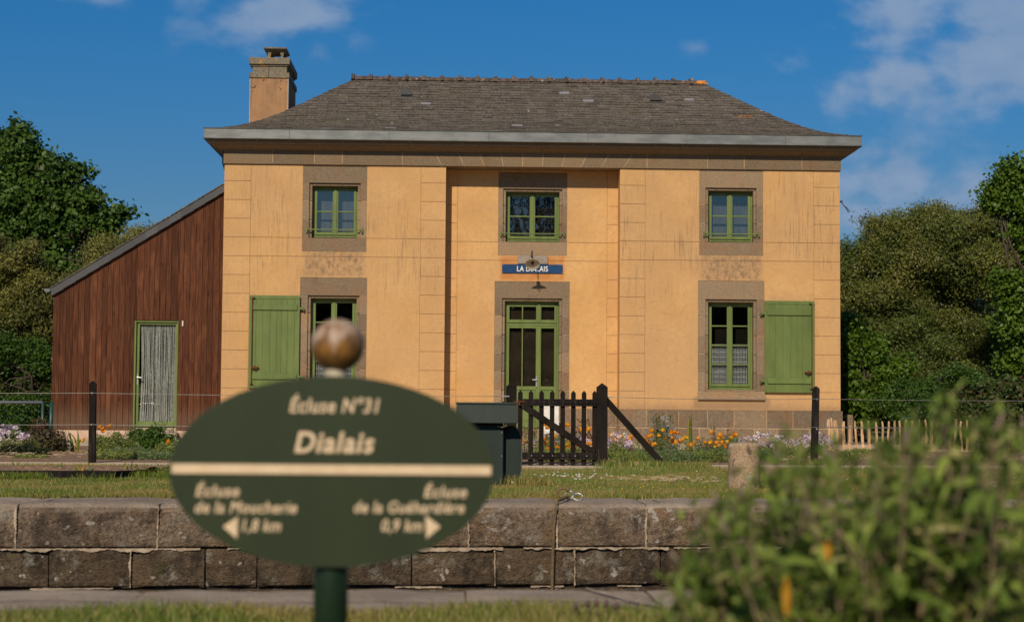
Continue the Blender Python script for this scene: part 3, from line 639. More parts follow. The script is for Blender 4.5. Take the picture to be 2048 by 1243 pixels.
def surround(s):
    cx, hw, z0, z1, y, oh, rt, ob, kind = s; m = MB(); yf = y-.002 if kind != 'x' else y
    ih = oh-.055; it = rt-.05
    # mortar bed behind the blocks
    m.box(cx-hw+.006, cx-oh-.012, yf+.006, yf+.34, max(z0, .0)+.01, z1-.01, 1); m.box(cx+oh+.012, cx+hw-.006, yf+.006, yf+.34, max(z0, .0)+.01, z1-.01, 1)
    def blk(x0, x1, a, b, d0=0.0, d1=.30): m.box(x0, x1, yf+d0, yf+d1, a, b, 0)
    blk(cx-hw, cx+hw, rt, z1, 0, .36)                                  # lintel
    blk(cx-ih, cx+ih, it, rt-.002, .045, .30) if False else m.box(cx-oh-.001, cx+oh+.001, yf+.045, yf+.30, it, rt-.001, 0, .5)
    sz0 = ob if kind != 'door' else -.1
    cuts = [z for z in ZK if sz0+.1 < z < rt-.1]; zs = [sz0]+cuts+[rt]
    for a, b in zip(zs[:-1], zs[1:]):
        for sg in (-1, 1):
            xo, xi, xn = sorted((cx+sg*hw, cx+sg*oh)), sorted((cx+sg*oh, cx+sg*ih)), None
            r = random.random()
            m.box(xo[0], xo[1], yf, yf+.30, a+.003, b-.003, 0, r); m.box(xi[0]+(.001 if sg > 0 else 0), xi[1]-(.001 if sg < 0 else 0), yf+.045, yf+.30, a+.003, min(b-.003, it-.001), 0, r)
    if kind == 'upper': blk(cx-hw, cx+hw, z0, ob, 0, .30)
    if kind == 'lower': m.box(cx-hw-.008, cx+hw+.008, yf-.06, yf+.30, z0, ob-.003, 0); m.box(cx-oh-.02, cx+oh+.02, yf+.02, yf+.30, ob-.002, ob+.035, 0)
    if kind == 'door': m.box(cx-hw-.05, cx+hw+.05, yf-.28, yf+.30, -.12, .10, 0, .9); m.box(cx-oh, cx+oh, yf+.02, yf+.34, .101, .19, 0, .8)
    m.build('stone_surround', ['granite', 'mortar'], house, bevel=.005)
    return ih, it
def casement(cx, y, hw, z0, z1, rows, parent, curtain=None):
    """green two-leaf casement: frame, leaves and glazing bars in one mesh; glass and curtain as sub-parts"""
    m = MB(); yo = y+.185; fw = .038
    m.box(cx-hw, cx-hw+fw, yo, yo+.06, z0, z1, 0, .4); m.box(cx+hw-fw, cx+hw, yo, yo+.06, z0, z1, 0, .4)
    m.box(cx-hw+fw, cx+hw-fw, yo, yo+.06, z1-fw, z1, 0, .4); m.box(cx-hw+fw, cx+hw-fw, yo-.012, yo+.06, z0, z0+.058, 0, .5)
    a0, a1 = z0+.06, z1-fw-.002; st = .048
    glass = MB()
    for sg in (-1, 1):
        e0, e1 = sorted((cx+sg*.004, cx+sg*(hw-fw-.003))); r = random.random()
        li, ri = (st, .052) if sg < 0 else (.052, st)
        m.box(e0, e0+li, yo-.008, yo+.04, a0, a1, 0, r); m.box(e1-ri, e1, yo-.008, yo+.04, a0, a1, 0, r)
        m.box(e0+li, e1-ri, yo-.008, yo+.04, a1-st, a1, 0, r); m.box(e0+li, e1-ri, yo-.008, yo+.04, a0, a0+.062, 0, r)
        m.box(e0+.01, e1-.01, yo-.035, yo-.009, a0+.004, a0+.024, 0, .9)                    # drip rail
        for k in range(1, rows):
            zc = a0+.062+(a1-st-a0-.062)*k/rows; m.box(e0+li, e1-ri, yo-.004, yo+.035, zc-.013, zc+.013, 0, .8)
        glass.box(e0+li-.005, e1-ri+.005, yo+.012, yo+.016, a0+.05, a1-st+.005, 0)
    m.box(cx-.026, cx+.026, yo-.026, yo-.0085, a0, a1, 0, .5)
    w_ = m.build('window', 'sash_paint', parent, bevel=.004)
    glass.build('glass', 'glass', w_)
    if curtain == 'net':
        c_ = MB(); zt = a0+.062+(a1-st-a0-.062)*.5+.01; b_ = a0+.03
        for sg in (-1, 1):
            xa, xb = sorted((cx+sg*.03, cx+sg*(hw-.05)))
            n = 12; 
            for i in range(n):
                u0, u1 = xa+(xb-xa)*i/n, xa+(xb-xa)*(i+1)/n; yy = yo+.07+.01*(i % 2)
                for (g0, g1) in ((b_, zt),):
                    # woven bands: open mesh with denser stripes
                    z = g0
                    while z < g1:
                        c_.box(u0, u1-.012, yy, yy+.002, z, z+.016, 0); z += .022
                c_.box(u0+.001, u0+.010, yy-.002, yy, b_, zt-.004, 0)
            for z in np.arange(b_+.06, zt, .10):
                for k in range(9):
                    u0 = xa+(xb-xa)*(k+.25)/9; c_.box(u0, u0+.024, yo+.062, yo+.065, z, z+.022, 1)
        c_.build('net_curtain', ['net_curtain', 'white_letter'], w_)
    return w_
def guard(cx, y, hw, z, parent):
    m = MB(); m.tube([(cx-hw, y-.035, z), (cx+hw, y-.035, z)], .013, 8)
    for sg in (-1, 1):
        x = cx+sg*(hw-.01); m.box(x-.016, x+.016, y-.05, y+.01, z-.055, z+.03, 0); m.box(x-.02, x+.02, y-.012, y+.0, z-.09, z-.05, 0); m.tube([(x, y-.035, z+.03), (x, y-.035, z+.05)], .01, 6)
    m.build('guard_rail', 'green_paint', parent, smooth=False)
wins = []
for s in sur:
    ih, it = surround(s); cx, hw, z0, z1, y, oh, rt, ob, kind = s
    if kind == 'upper':
        wd = casement(cx, y, ih, ob+.012, it, 2, house); guard(cx, y, oh+.05, ob+.165, wd)
        b_ = MB(); b_.box(cx-ih-.05, cx+ih+.05, y+.42, y+.43, ob-.1, it+.1, 0); b_.build('curtain', 'interior_grey' if y == F0 else 'interior_dark', wd)  # middle window: near-black sheet standing in for the unlit room
    if kind == 'lower':
        wd = casement(cx, y, ih, ob+.037, it, 4, house, 'net')
        b_ = MB(); b_.box(cx-ih-.05, cx+ih+.05, y+.75, y+.76, ob-.1, it+.1, 0); b_.build('dark_backing', 'interior_dark', wd)  # flat panel coloured near black in place of the room's shade
# door -----------------------------------------------------------------
m = MB(); yo = FR+.17; ih = .552; zt = 2.773; zb = .19; cx = CM
m.box(cx-ih, cx-ih+.04, yo, yo+.07, zb, zt, 0, .4); m.box(cx+ih-.04, cx+ih, yo, yo+.07, zb, zt, 0, .4); m.box(cx-ih+.04, cx+ih-.04, yo, yo+.07, zt-.045, zt, 0, .4)
m.box(cx-ih+.04, cx+ih-.04, yo-.012, yo+.07, 2.275, 2.345, 0, .5); m.box(cx-ih+.04, cx+ih-.04, yo-.035, yo-.013, 2.335, 2.352, 0, .8)
split = cx+.148; gl_ = MB()
L0, L1, R0_, R1 = cx-ih+.043, split-.003, split+.003, cx+ih-.043
for (a, b, bars) in ((L0, L1, 1), (R0_, R1, 0)):
    # fanlight
    st = .055 if bars else .045; z0_, z1_ = 2.35, zt-.047
    m.box(a, a+st, yo-.008, yo+.04, z0_, z1_, 0, .6); m.box(b-st, b, yo-.008, yo+.04, z0_, z1_, 0, .6); m.box(a+st, b-st, yo-.008, yo+.04, z1_-.06, z1_, 0, .6); m.box(a+st, b-st, yo-.008, yo+.04, z0_, z0_+.05, 0, .6)
    gl_.box(a+st-.004, b-st+.004, yo+.012, yo+.016, z0_+.04, z1_-.05, 0)
    z0_, z1_ = zb+.01, 2.272
    m.box(a, a+st, yo-.008, yo+.045, z0_, z1_, 0, .7); m.box(b-st, b, yo-.008, yo+.045, z0_, z1_, 0, .7); m.box(a+st, b-st, yo-.008, yo+.045, z1_-.045, z1_, 0, .7)
    m.box(a+st, b-st, yo-.008, yo+.045, .97, 1.045, 0, .7); m.box(a+st, b-st, yo-.008, yo+.045, z0_, .32, 0, .7); m.box(a+st, b-st, yo+.008, yo+.04, .322, .968, 0, .5)
    m.box(a+st+.03, b-st-.03, yo+.000, yo+.0075, .36, .93, 0, .6)
    gl_.box(a+st-.004, b-st+.004, yo+.012, yo+.016, 1.04, z1_-.04, 0)
    if bars:
        xc = (a+b)/2-.005; m.box(xc-.012, xc+.012, yo-.004, yo+.036, 1.045, z1_-.045, 0, .8); m.box(xc-.012, xc+.012, yo-.004, yo+.036, 2.40, zt-.107, 0, .8)
m.box(split-.028, split+.028, yo-.028, yo-.0085, zb+.02, 2.27, 0, .5); m.box(split-.028, split+.028, yo-.028, yo-.0085, 2.355, zt-.05, 0, .5)
door = m.build('door', 'sash_paint', house, bevel=.004)
gl_.build('glass', 'glass', door)
b_ = MB(); b_.box(cx-.53, cx+.53, yo+.10, yo+.11, .2, 2.75, 0); b_.build('door_backing', 'backing_brown', door)  # added backing panel, brown to give the glass a dim interior tone
m = MB(); m.box(split-.055, split-.030, yo-.034, yo-.028, 1.03, 1.26, 0); m.tube([(split-.042, yo-.03, 1.18), (split-.042, yo-.075, 1.18), (split-.13, yo-.078, 1.175)], .010, 8); m.build('handle', 'galvanised', door)
m = MB(); m.box(split+.07, split+.30, yo-.03, yo-.009, .45, .98, 0)
# frieze, cornice, gutter ------------------------------------------------
def ring_loft(prof, x0, x1, y0, y1, mats_i=0):
    m = MB(); r = .5
    for (o, z) in prof: m.v += [(x0-o, y0-o, z), (x1+o, y0-o, z), (x1+o, y1+o, z), (x0-o, y1+o, z)]
    for i in range(len(prof)-1):
        for k in range(4): k2 = (k+1) % 4; m.face([i*4+k, i*4+k2, (i+1)*4+k2, (i+1)*4+k], 0, r)
    m.face([3, 2, 1, 0], 0, r); n = (len(prof)-1)*4; m.face([n, n+1, n+2, n+3], 0, r)
    return m
m = MB()
fx = [XL-.03, -3.81, -2.98, -2.42, -1.22]
vj = [(-.56, -.43), (-.10, .02), (.33, .43), (.76, .81), (1.20, 1.20), (1.62, 1.60), (2.06, 1.99), (2.50, 2.38), (2.94, 2.78), (3.42, 3.22)]   # fan-shaped blocks over the bay: (x top, x bottom)
tops = fx+[a for a, b in vj]+[3.71, 4.94, 5.68, 6.85, XR+.03]; bots = fx+[b for a, b in vj]+[3.71, 4.94, 5.68, 6.85, XR+.03]
yf = F0-.035
for a, b, c, d in zip(tops[:-1], tops[1:], bots[:-1], bots[1:]):
    g_ = .0045; r = random.random()
    m.hexa([(c+g_, yf-.014, 5.440), (d-g_, yf-.014, 5.440), (d-g_, FR+.03, 5.440), (c+g_, FR+.03, 5.440), (c+g_, yf-.014, 5.482), (d-g_, yf-.014, 5.482), (d-g_, FR+.03, 5.482), (c+g_, FR+.03, 5.482)], 0, r)
    m.hexa([(c+g_+(a-c)*.15, yf, 5.482), (d-g_+(b-d)*.15, yf, 5.482), (d-g_+(b-d)*.15, FR+.03, 5.482), (c+g_+(a-c)*.15, FR+.03, 5.482), (a+g_, yf, 5.722), (b-g_, yf, 5.722), (b-g_, FR+.03, 5.722), (a+g_, FR+.03, 5.722)], 0, r)
m.box(XL-.02, XR+.02, yf+.002, FR+.02, 5.445, 5.715, 1); m.box(XL-.03, XL+.2, FR+.031, ZB, 5.44, 5.72, 0); m.box(XR-.2, XR+.03, FR+.031, ZB, 5.44, 5.72, 0)
m.build('frieze', ['granite_frieze', 'mortar'], house)
m = ring_loft([(.05, 5.722), (.09, 5.735), (.16, 5.765), (.21, 5.782), (.235, 5.787), (.24, 5.798), (.262, 5.801), (.265, 5.812), (.285, 5.815), (.30, 5.84), (.305, 5.905)], XL, XR, F0, ZB)
for xj in (-4.1, -2.4, -1.6, -1.05, -.02, 1.0, 1.35, 2.6, 3.85, 4.4, 5.0, 5.62, 6.4, 7.2): m.box(xj-.0045, xj+.0045, F0-.307, F0-.2, 5.845, 5.89, 1)
m.build('cornice', ['granite_frieze', 'mortar'], house)
m = ring_loft([(.30, 5.893), (.385, 5.888), (.392, 5.893), (.372, 5.904), (.372, 6.086), (.388, 6.092), (.392, 6.102), (.375, 6.106), (.30, 6.10)], XL, XR, F0, ZB)
gt = m.build('gutter', 'zinc', house)
for i in range(6): x = XL-.37+1.98*(i+1)-.3; m = MB(); m.box(x, x+.012, F0-.3755, F0-.36, 5.906, 6.084, 0); m.build('gutter_seam', 'zinc_dark', gt)
m = MB(); m.tube([(XL-.06, 34.3, 5.9), (XL-.06, 34.3, 5.5), (XL-.05, 34.9, 5.3), (XL-.05, 34.9, 2.0)], .045, 10); m.build('downpipe', 'zinc_dark', house, smooth=True)
# roof -----------------------------------------------------------------
PROF = [(.10, 6.085), (.50, 6.195), (.80, 6.31), (1.15, 6.495), (1.46, 6.69), (2.07, 7.12), (2.82, 7.655)]
ex0, ex1, ey0, ey1, ez = XL-.33, XR+.33, F0-.33, ZB+.33, 6.10
rx0, rx1, ry, rz = -2.34, 5.17, 36.45, 7.675
GX0, GX1, GY0, GY1 = XL-.37, XR+.37, F0-.37, ZB+.37
m = MB()
for (d, z) in PROF:
    y1_ = GY1-d; m.v += [(GX0+d, GY0+d, z-.02), (GX1-d, GY0+d, z-.02), (GX1-d, y1_, z-.02), (GX0+d, y1_, z-.02)]
for i in range(len(PROF)-1):
    for k in range(4): k2 = (k+1) % 4; m.face([i*4+k, i*4+k2, (i+1)*4+k2, (i+1)*4+k], 0, .3)
m.face([3, 2, 1, 0], 0, .3)
PA = np.array(PROF); SL = np.concatenate([[0], np.cumsum(np.linalg.norm(np.diff(PA, axis=0), axis=1))])
def prof_at(s): return np.array([np.interp(s, SL, PA[:, 0]), np.interp(s, SL, PA[:, 1])])
def slate_side(m, O, E, I, W, exposure, width):
    """O outer corner, E unit along the eave, I unit inward, W eave length; courses follow the bell-cast profile"""
    O, E, I = [np.array(q, float) for q in (O, E, I)]; Zv = np.array([0, 0, 1.0]); n = int(SL[-1]/exposure)+1
    for i in range(n):
        s = i*exposure
        if s > SL[-1]-.02: break
        p_, q_ = prof_at(s), prof_at(min(s+exposure*1.5, SL[-1])); tv = q_-p_; tv /= np.linalg.norm(tv); nv = -I*tv[1]+Zv*tv[0]
        x0 = p_[0]-random.random()*.03; x1 = W-p_[0]+random.random()*.03; x = x0; off = (i % 2)*width/2; first = True
        while x < x1-.01:
            w_ = (off if first and off else width)*random.uniform(.90, 1.10); first = False; xe_ = min(x+w_, x1); th = .009+random.random()*.007; lift = .016+random.random()*.010; j = random.uniform(-.010, .008)
            pa = O+I*(p_[0]+tv[0]*j)+Zv*(p_[1]+tv[1]*j); qa = O+I*q_[0]+Zv*q_[1]
            xa, xb = x+.002, xe_-.002; xq0, xq1 = max(xa, q_[0]-.03), min(xb, W-q_[0]+.03)
            if xq1 <= xq0: xq0 = xq1 = (xa+xb)/2 if q_[0] < (xa+xb)/2 < W-q_[0] else min(max((xa+xb)/2, q_[0]), W-q_[0])
            m.hexa([pa+E*xa+nv*lift, pa+E*xb+nv*lift, qa+E*xq1+nv*.002, qa+E*xq0+nv*.002, pa+E*xa+nv*(lift+th), pa+E*xb+nv*(lift+th), qa+E*xq1+nv*(.002+th), qa+E*xq0+nv*(.002+th)], 0)
            x = xe_
slate_side(m, (GX0, GY0, 0), (1, 0, 0), (0, 1, 0), GX1-GX0, .125, .215)
slate_side(m, (GX1, GY0, 0), (0, 1, 0), (-1, 0, 0), GY1-GY0, .125, .215)
slate_side(m, (GX0, GY1, 0), (0, -1, 0), (1, 0, 0), GY1-GY0, .125, .215)
roof = m.build('roof', 'slate', house)
m = MB(); x = rx0-.05; k = 0
while x < rx1+.05:
    L = .385; xe_ = min(x+L, rx1+.1); pts = []
    prof = [(.115*cos(a), .095*sin(a)) for a in np.linspace(0, pi, 9)]
    b = len(m.v); r = random.random(); dz = random.uniform(-.006, .006)
    for xx in (x, xe_):
        for (p, q) in prof: m.v.append((xx, ry+p, rz-.045+q+dz))
    for i in range(8): m.face([b+i, b+i+1, b+9+i+1, b+9+i], 0, r)
    m.face([b+i for i in range(9)], 0, r); m.face([b+9+i for i in reversed(range(9))], 0, r)
    b = len(m.v); prof = [(.150*cos(a), .142*sin(a)) for a in np.linspace(0, pi, 9)]
    for xx in (x-.035, x+.035):
        for (p, q) in prof: m.v.append((xx, ry+p, rz-.045+q+dz))
    for i in range(8): m.face([b+i, b+i+1, b+9+i+1, b+9+i], 0, r)
    m.face([b+i for i in range(9)], 0, r); m.face([b+9+i for i in reversed(range(9))], 0, r)
    x = xe_
m.build('ridge_tiles', 'ridge_tile', roof)
sl = np.array([0, ry-ey0, rz-ez]); sl /= np.linalg.norm(sl); sn = np.array([0, -sl[2], sl[1]])
def roof_pt(px, py):
    for Y in np.arange(34, 37, .01):
        q = at(px, py, Y); zr = float(np.interp(Y-GY0, PA[:, 0], PA[:, 1]))
        if q[2] <= zr: return q
    return q
for (px, py) in ((812, 194), (1311, 205)):
    q = roof_pt(px, py); m = MB(); b = len(m.v); n = 12; r = .2
    for (yy, sc_) in ((-.02, 1.0), (.02, 1.0), (.42, .25)):
        for k in range(n+1): a = pi*k/n; m.v.append(tuple(np.array([q[0]+.13*cos(a)*sc_, q[1]+yy-.06, q[2]+.035+ (.13*sin(a))*sc_+max(yy, 0)*.5])))
    for j in range(2):
        for k in range(n): m.face([b+j*(n+1)+k, b+j*(n+1)+k+1, b+(j+1)*(n+1)+k+1, b+(j+1)*(n+1)+k], 0, r)
    m.face([b+k for k in range(n+1)], 1, r)
    m.bar(q+sn*.03-sl*.035+np.array([-.19, 0, 0]), q+sn*.03-sl*.035+np.array([.19, 0, 0]), .05, .012, 0, up=tuple(sn))
    m.build('roof_vent', ['zinc_dark', 'lamp_dark'], roof)
q = roof_pt(1490, 236); m = MB(); b = 0
m.v += [tuple(q+sn*.045+np.array([.14*cos(a)*(1+.2*sin(3*a)), 0, 0])+sl*.028*sin(a)) for a in np.linspace(0, 2*pi, 12, endpoint=False)]+[tuple(q+sn*.02+np.array([.14*cos(a), 0, 0])+sl*.028*sin(a)) for a in np.linspace(0, 2*pi, 12, endpoint=False)]
m.face(list(range(12)), 0, .5)
for i in range(12): m.face([i, 12+i, 12+(i+1) % 12, (i+1) % 12], 0, .5)
m.build('moss_patch', 'rust_lichen', roof)
# chimney ----------------------------------------------------------------
m = MB(); c0, c1, d0, d1 = -4.50, -3.70, 35.65, 37.25
def ctier(o, z0, z1, mi, y_in=0): m.box(c0-o, c1+o, d0-o, d1+o, z0, z1, mi, .5)
m.box(c0, c1, d0, d1, 5.7, 7.50, 0, .5)
for x in (c0, c1): m.box(x-.012, x+.012, d0-.006, d0+.02, 5.9, 7.5, 2, .5)
mc = m
mid = (c0+c1)/2
for (a, b_) in ((c0-.025, mid-.012), (mid-.008, c1+.025)): mc.box(a, b_, d0-.025, d1+.025, 7.50, 7.615, 1)
for (a, b_) in ((c0+.045, mid-.012), (mid-.008, c1-.035)): mc.box(a, b_, d0+.03, d1-.03, 7.615, 7.755, 1)
ctier(-.005, 7.755, 7.79, 1); ctier(.03, 7.79, 7.935, 1)
# concrete cowl on four waisted legs
ch = mc.build('chimney', ['chimney_render', 'chimney_stone', 'galvanised'], roof, bevel=.008)
house_chim = ch
m = MB()
px0, px1, py0, py1 = -4.19, -3.83, 35.98, 36.60
for x in (px0+.03, px1-.06):
    for y in (py0+.02, py1-.08):
        m.hexa([(x-.022, y, 7.935), (x+.052, y, 7.935), (x+.052, y+.06, 7.935), (x-.022, y+.06, 7.935), (x-.008, y+.01, 8.03), (x+.038, y+.01, 8.03), (x+.038, y+.05, 8.03), (x-.008, y+.05, 8.03)], 0, .5)
        m.hexa([(x-.008, y+.01, 8.03), (x+.038, y+.01, 8.03), (x+.038, y+.05, 8.03), (x-.008, y+.05, 8.03), (x-.03, y, 8.15), (x+.06, y, 8.15), (x+.06, y+.06, 8.15), (x-.03, y+.06, 8.15)], 0, .5)
m.hexa([(px0, py0, 8.15), (px1, py0, 8.15), (px1, py1, 8.15), (px0, py1, 8.15), (px0-.07, py0-.07, 8.185), (px1+.05, py0-.07, 8.185), (px1+.05, py1+.07, 8.185), (px0-.07, py1+.07, 8.185)], 0, .5)
m.box(px0-.072, px1+.052, py0-.072, py1+.072, 8.186, 8.215, 0, .5)
m.build('chimney_cowl', 'chimney_stone', house)
# shutters ---------------------------------------------------------------
def shutter(x0, x1, z0, z1, hinge_left, label=None):
    y = F0-.078; m = MB(); n = 8; ws = [random.uniform(.7, 1.2) for _ in range(n)]; t_ = sum(ws); x = x0; fr_ = .012
    m.box(x0, x1, y+.008, y+.040, z0, z1, 0, .5)
    for w_ in ws:
        xe_ = x+(x1-x0)*w_/t_; m.box(x+.003, xe_-.003, y, y+.008, z0+.004, z1-.075, 0); x = xe_
    m.box(x0, x1, y-.002, y+.0082, z1-.070, z1, 0, .5)
    s_ = m.build('shutter', 'green_paint', house, bevel=.002, label=label)
    m = MB(); out = (x1, x0) if hinge_left else (x0, x1)   # free side first
    fx_ = out[0]; sg = -1 if hinge_left else 1            # direction from free edge to hinge
    for zc in (z1-.235, z0+.235):
        m = MB(); a, b_ = sorted((fx_+sg*.075, fx_+sg*(x1-x0-.05))); m.box(a, b_, y-.028, y-.003, zc-.055, zc+.055, 0)
        m.build('batten', 'green_paint', s_, bevel=.003)
    m = MB(); xb = fx_+sg*.062; m.tube([(xb, y-.03, z0+.07), (xb, y-.03, z1-.055)], .010, 8); m.tube([(xb, y-.03, z1-.055), (xb+sg*.05, y-.03, z1-.05)], .012, 6)
    zc = z0+.41; m.tube([(xb, y-.04, zc), (xb+sg*.07, y-.05, zc-.01), (xb+sg*.15, y-.045, zc+.005)], [.022, .026, .014], 6); m.tube([(xb+sg*.06, y-.05, zc+.04), (xb+sg*.09, y-.05, zc-.05)], .012, 6)
    m.box(xb-.035, xb+.035, y-.035, y-.003, z0+.07, z0+.09, 0)
    m.build('bolt_rod', 'rust', s_)
    m = MB()
    for zc in (z1-.255, z0+.235):
        m = MB(); hx = out[1]; m.box(*sorted((hx-sg*.02, hx+sg*.085)), y-.004, y+.022, zc-.022, zc+.022, 0); m.box(*sorted((hx+sg*.06, hx+sg*.088)), y-.004, F0, zc-.045, zc-.01, 0)
        m.build('hinge', 'green_paint', s_)
shutter(-4.222, -3.222, .955, 2.802, False); shutter(6.085, 7.092, .948, 2.790, True)
# the free edge of the left shutter is on its left, of the right one on its right

# cable loop on the right gable
m = MB(); q = at(1681, 404, 34.3); m.tube([q+np.array([-.02, 0, .02]), q+np.array([.03, -.02, -.03]), q+np.array([.10, -.03, -.12]), q+np.array([.16, -.03, -.22]), q+np.array([.19, -.03, -.20]), q+np.array([.12, -.03, -.12]), q+np.array([.06, -.02, -.07])], .009, 6)
m.tube([q+np.array([-.03, 0, .01]), q+np.array([.04, -.02, .01])], .02, 6); m.build('cable_hook', 'lamp_dark', house)

# ================================================================== SIGN AND LAMP ON THE HOUSE
def text_np(body, shear=0.0, offset=0.0, space=1.0):
    cu = bpy.data.curves.new('t', 'FONT'); cu.body = body; cu.size = 1; cu.shear = shear; cu.offset = offset; cu.space_character = space; cu.resolution_u = 4
    o = bpy.data.objects.new('t', cu); C.objects.link(o); dg = bpy.context.evaluated_depsgraph_get(); dg.update()
    me = o.evaluated_get(dg).to_mesh(); V = [tuple(v.co) for v in me.vertices]; Fs = [list(p.vertices) for p in me.polygons]
    o.evaluated_get(dg).to_mesh_clear(); bpy.data.objects.remove(o); bpy.data.curves.remove(cu); return np.array(V), Fs
def put_text(m, body, x0, x1, zb, cap, y, shear=.25, offset=.03, mi=0, th=.0012, space=1.0):
    V, Fs = text_np(body, shear, offset, space); a, b = V[:, 0].min(), V[:, 0].max()
    H, _ = text_np('H', 0, offset); ch_ = H[:, 1].max()-H[:, 1].min(); base = H[:, 1].min()
    bb = len(m.v); m.v += [(x0+(p[0]-a)/(b-a)*(x1-x0), y, zb+(p[1]-base)/ch_*cap) for p in V]
    for f_ in Fs: m.face([bb+i for i in f_], mi, .5)
    # thickness: side skirts from the outline edges
    from collections import Counter
    cnt = Counter(); ed = {}
    for f_ in Fs:
        for i in range(len(f_)): e = (f_[i], f_[(i+1) % len(f_)]); cnt[tuple(sorted(e))] += 1; ed[tuple(sorted(e))] = e
    n = len(V); m.v += [(q[0], y+th, q[2]) for q in m.v[bb:bb+n]]
    for k, c in cnt.items():
        if c == 1: e = ed[k]; m.face([bb+e[0], bb+n+e[0], bb+n+e[1], bb+e[1]], mi, .5)
ns = thing('name_sign', 'long blue enamel name board with white capitals on the wall above the front door', 'sign', (1.43, FR-.03, 3.34))
m = MB(); m.box(.812, 2.046, FR-.032, FR-.014, 3.335, 3.515, 0, .5); m.build('board', 'sign_blue', ns, bevel=.002)
m = MB(); put_text(m, 'LA DIALAIS', 1.118, 1.745, 3.372, .108, FR-.0335, 0, .012, space=1.05); m.build('lettering', 'white_letter', ns)
for x in (.83, 2.028):
    for z in (3.35, 3.50): m = MB(); m.tube([(x, FR-.032, z), (x, FR-.036, z)], .006, 8); m.build('screw', 'galvanised', ns)
lt = thing('wall_lamp', 'old enamel shade lamp on a bent bracket above the front door', 'lamp', (1.43, FR-.01, 3.6))
m = MB(); m.box(1.125, 1.742, FR-.055, FR-.012, 3.525, 3.694, 0); m.build('backing_board', 'old_board', lt, bevel=.003)
LY = FR-.60; LX, _, LZ = at(1065, 528, LY); tilt = .72
def lampv(r, z, a):   # lathe tilted towards the viewer
    x, y, zz = r*cos(a), r*sin(a), z; x, y, zz = x*.92, y*.92, zz*.92; return (LX+x, LY+y*cos(tilt)+zz*sin(tilt), LZ-y*sin(tilt)*1.0+zz*cos(tilt))
def tilted(prof, n=28):
    m = MB()
    for (r_, z) in prof:
        for k in range(n): m.v.append(lampv(r_, z, 2*pi*k/n))
    for i in range(len(prof)-1):
        for k in range(n): k2 = (k+1) % n; m.face([i*n+k, i*n+k2, (i+1)*n+k2, (i+1)*n+k], 0, .5)
    return m
m = tilted([(.158, -.006), (.160, .0), (.12, .022), (.07, .038), (.04, .05), (.045, .09), (.035, .115), (.001, .12), (.001, .11), (.03, .10), (.035, .045), (.065, .032), (.115, .016), (.155, -.003), (.158, -.006)]); m.build('shade', 'lamp_enamel', lt, smooth=True)
m = tilted([(.0, -.075), (.018, -.07), (.03, -.045), (.032, -.02), (.02, .01), (.018, .06)]); m.build('bulb', 'glass', lt, smooth=True)
m = tilted([(.0, .02), (.024, .02), (.026, .07), (.0, .07)]); m.build('socket', 'lamp_dark', lt)
m = MB(); m.tube([(LX, FR-.05, 3.66), (LX, FR-.14, 3.71), (LX, FR-.34, 3.76), (LX, LY+.10, 3.74), (LX, LY+.06, LZ+.115)], .011, 8); m.build('bracket', 'lamp_dark', lt, smooth=True)

# ================================================================== TIMBER SHED
shed = thing('shed', 'brown timber clad lean-to shed with a green glazed door, left of the orange house', 'shed', (-6.5, 34.6, .05))
SY = 34.6; sx0, sx1 = -8.235, XL-.004
def roofz(x): return 2.83+(x+8.235)*(5.0-2.83)/(sx1+8.235)
dx0, dx1, dz0, dz1 = -6.615, -5.735, .17, 2.31
m = MB(); x = sx0; 
while x < sx1-.01:
    w_ = random.choice([.105, .115, .125, .135]); xe_ = min(x+w_, sx1); r = random.random()
    def brd(a, b, z0, zt_): m.hexa([(a+.004, SY, z0), (b-.004, SY, z0), (b-.003, SY+.02, z0), (a+.003, SY+.02, z0), (a+.003, SY, zt_(a)), (b-.003, SY, zt_(b)), (b-.003, SY+.02, zt_(b)), (a+.003, SY+.02, zt_(a))], 0, r)
    j = random.uniform(-.002, .002)
    if xe_ <= dx0+.001 or x >= dx1-.001: brd(x, xe_, .10+j, roofz)
    else:
        if x < dx0: brd(x, dx0, .10+j, roofz)
        if xe_ > dx1: brd(dx1, xe_, .10+j, roofz)
        a, b = max(x, dx0+.0), min(xe_, dx1); brd(a, b, dz1+.01, roofz)
    # cover strip shadow gap
    x = xe_
m.box(sx0+.01, dx0, SY+.022, SY+.05, .1, 2.8, 1, .3); m.box(dx1, sx1, SY+.022, SY+.05, .1, 3.4, 1, .3); m.box(sx0-.02, sx0-.001, SY, SY+3.6, .10, 2.83, 0)
m.prism([(sx0+.02, 2.35), (sx1, 2.35), (sx1, 4.95), (sx0+.02, 2.8)], SY+.051, SY+.08, 1)
m.build('wall', ['cladding', 'joint_dark'], shed)
m = MB()
for x_ in np.arange(sx0+.14, sx1, .142):
    if dx0-.01 < x_ < dx1+.01 : continue
m.box(sx0+.01, sx1, SY+.012, SY+.6, -.12, .098, 0); m.build('foundation', 'pink_render', shed)
m = MB(); m.box(dx0-.08, dx1+.05, SY-.30, SY+.25, -.12, .06, 0); m.box(dx0, dx1, SY-.02, SY+.25, .061, .150, 1); m.build('doorstep', ['step_stone', 'mortar_pale'], shed, bevel=.012)
m = MB(); fw = .05; y = SY+.06
m.box(dx0, dx0+.035, SY-.004, y+.05, dz0-.015, dz1, 0, .4); m.box(dx1-.02, dx1, SY-.004, y+.05, dz0-.015, dz1, 0, .4); m.box(dx0+.035, dx1-.02, SY+.02, y+.05, dz1-.03, dz1, 0, .3)
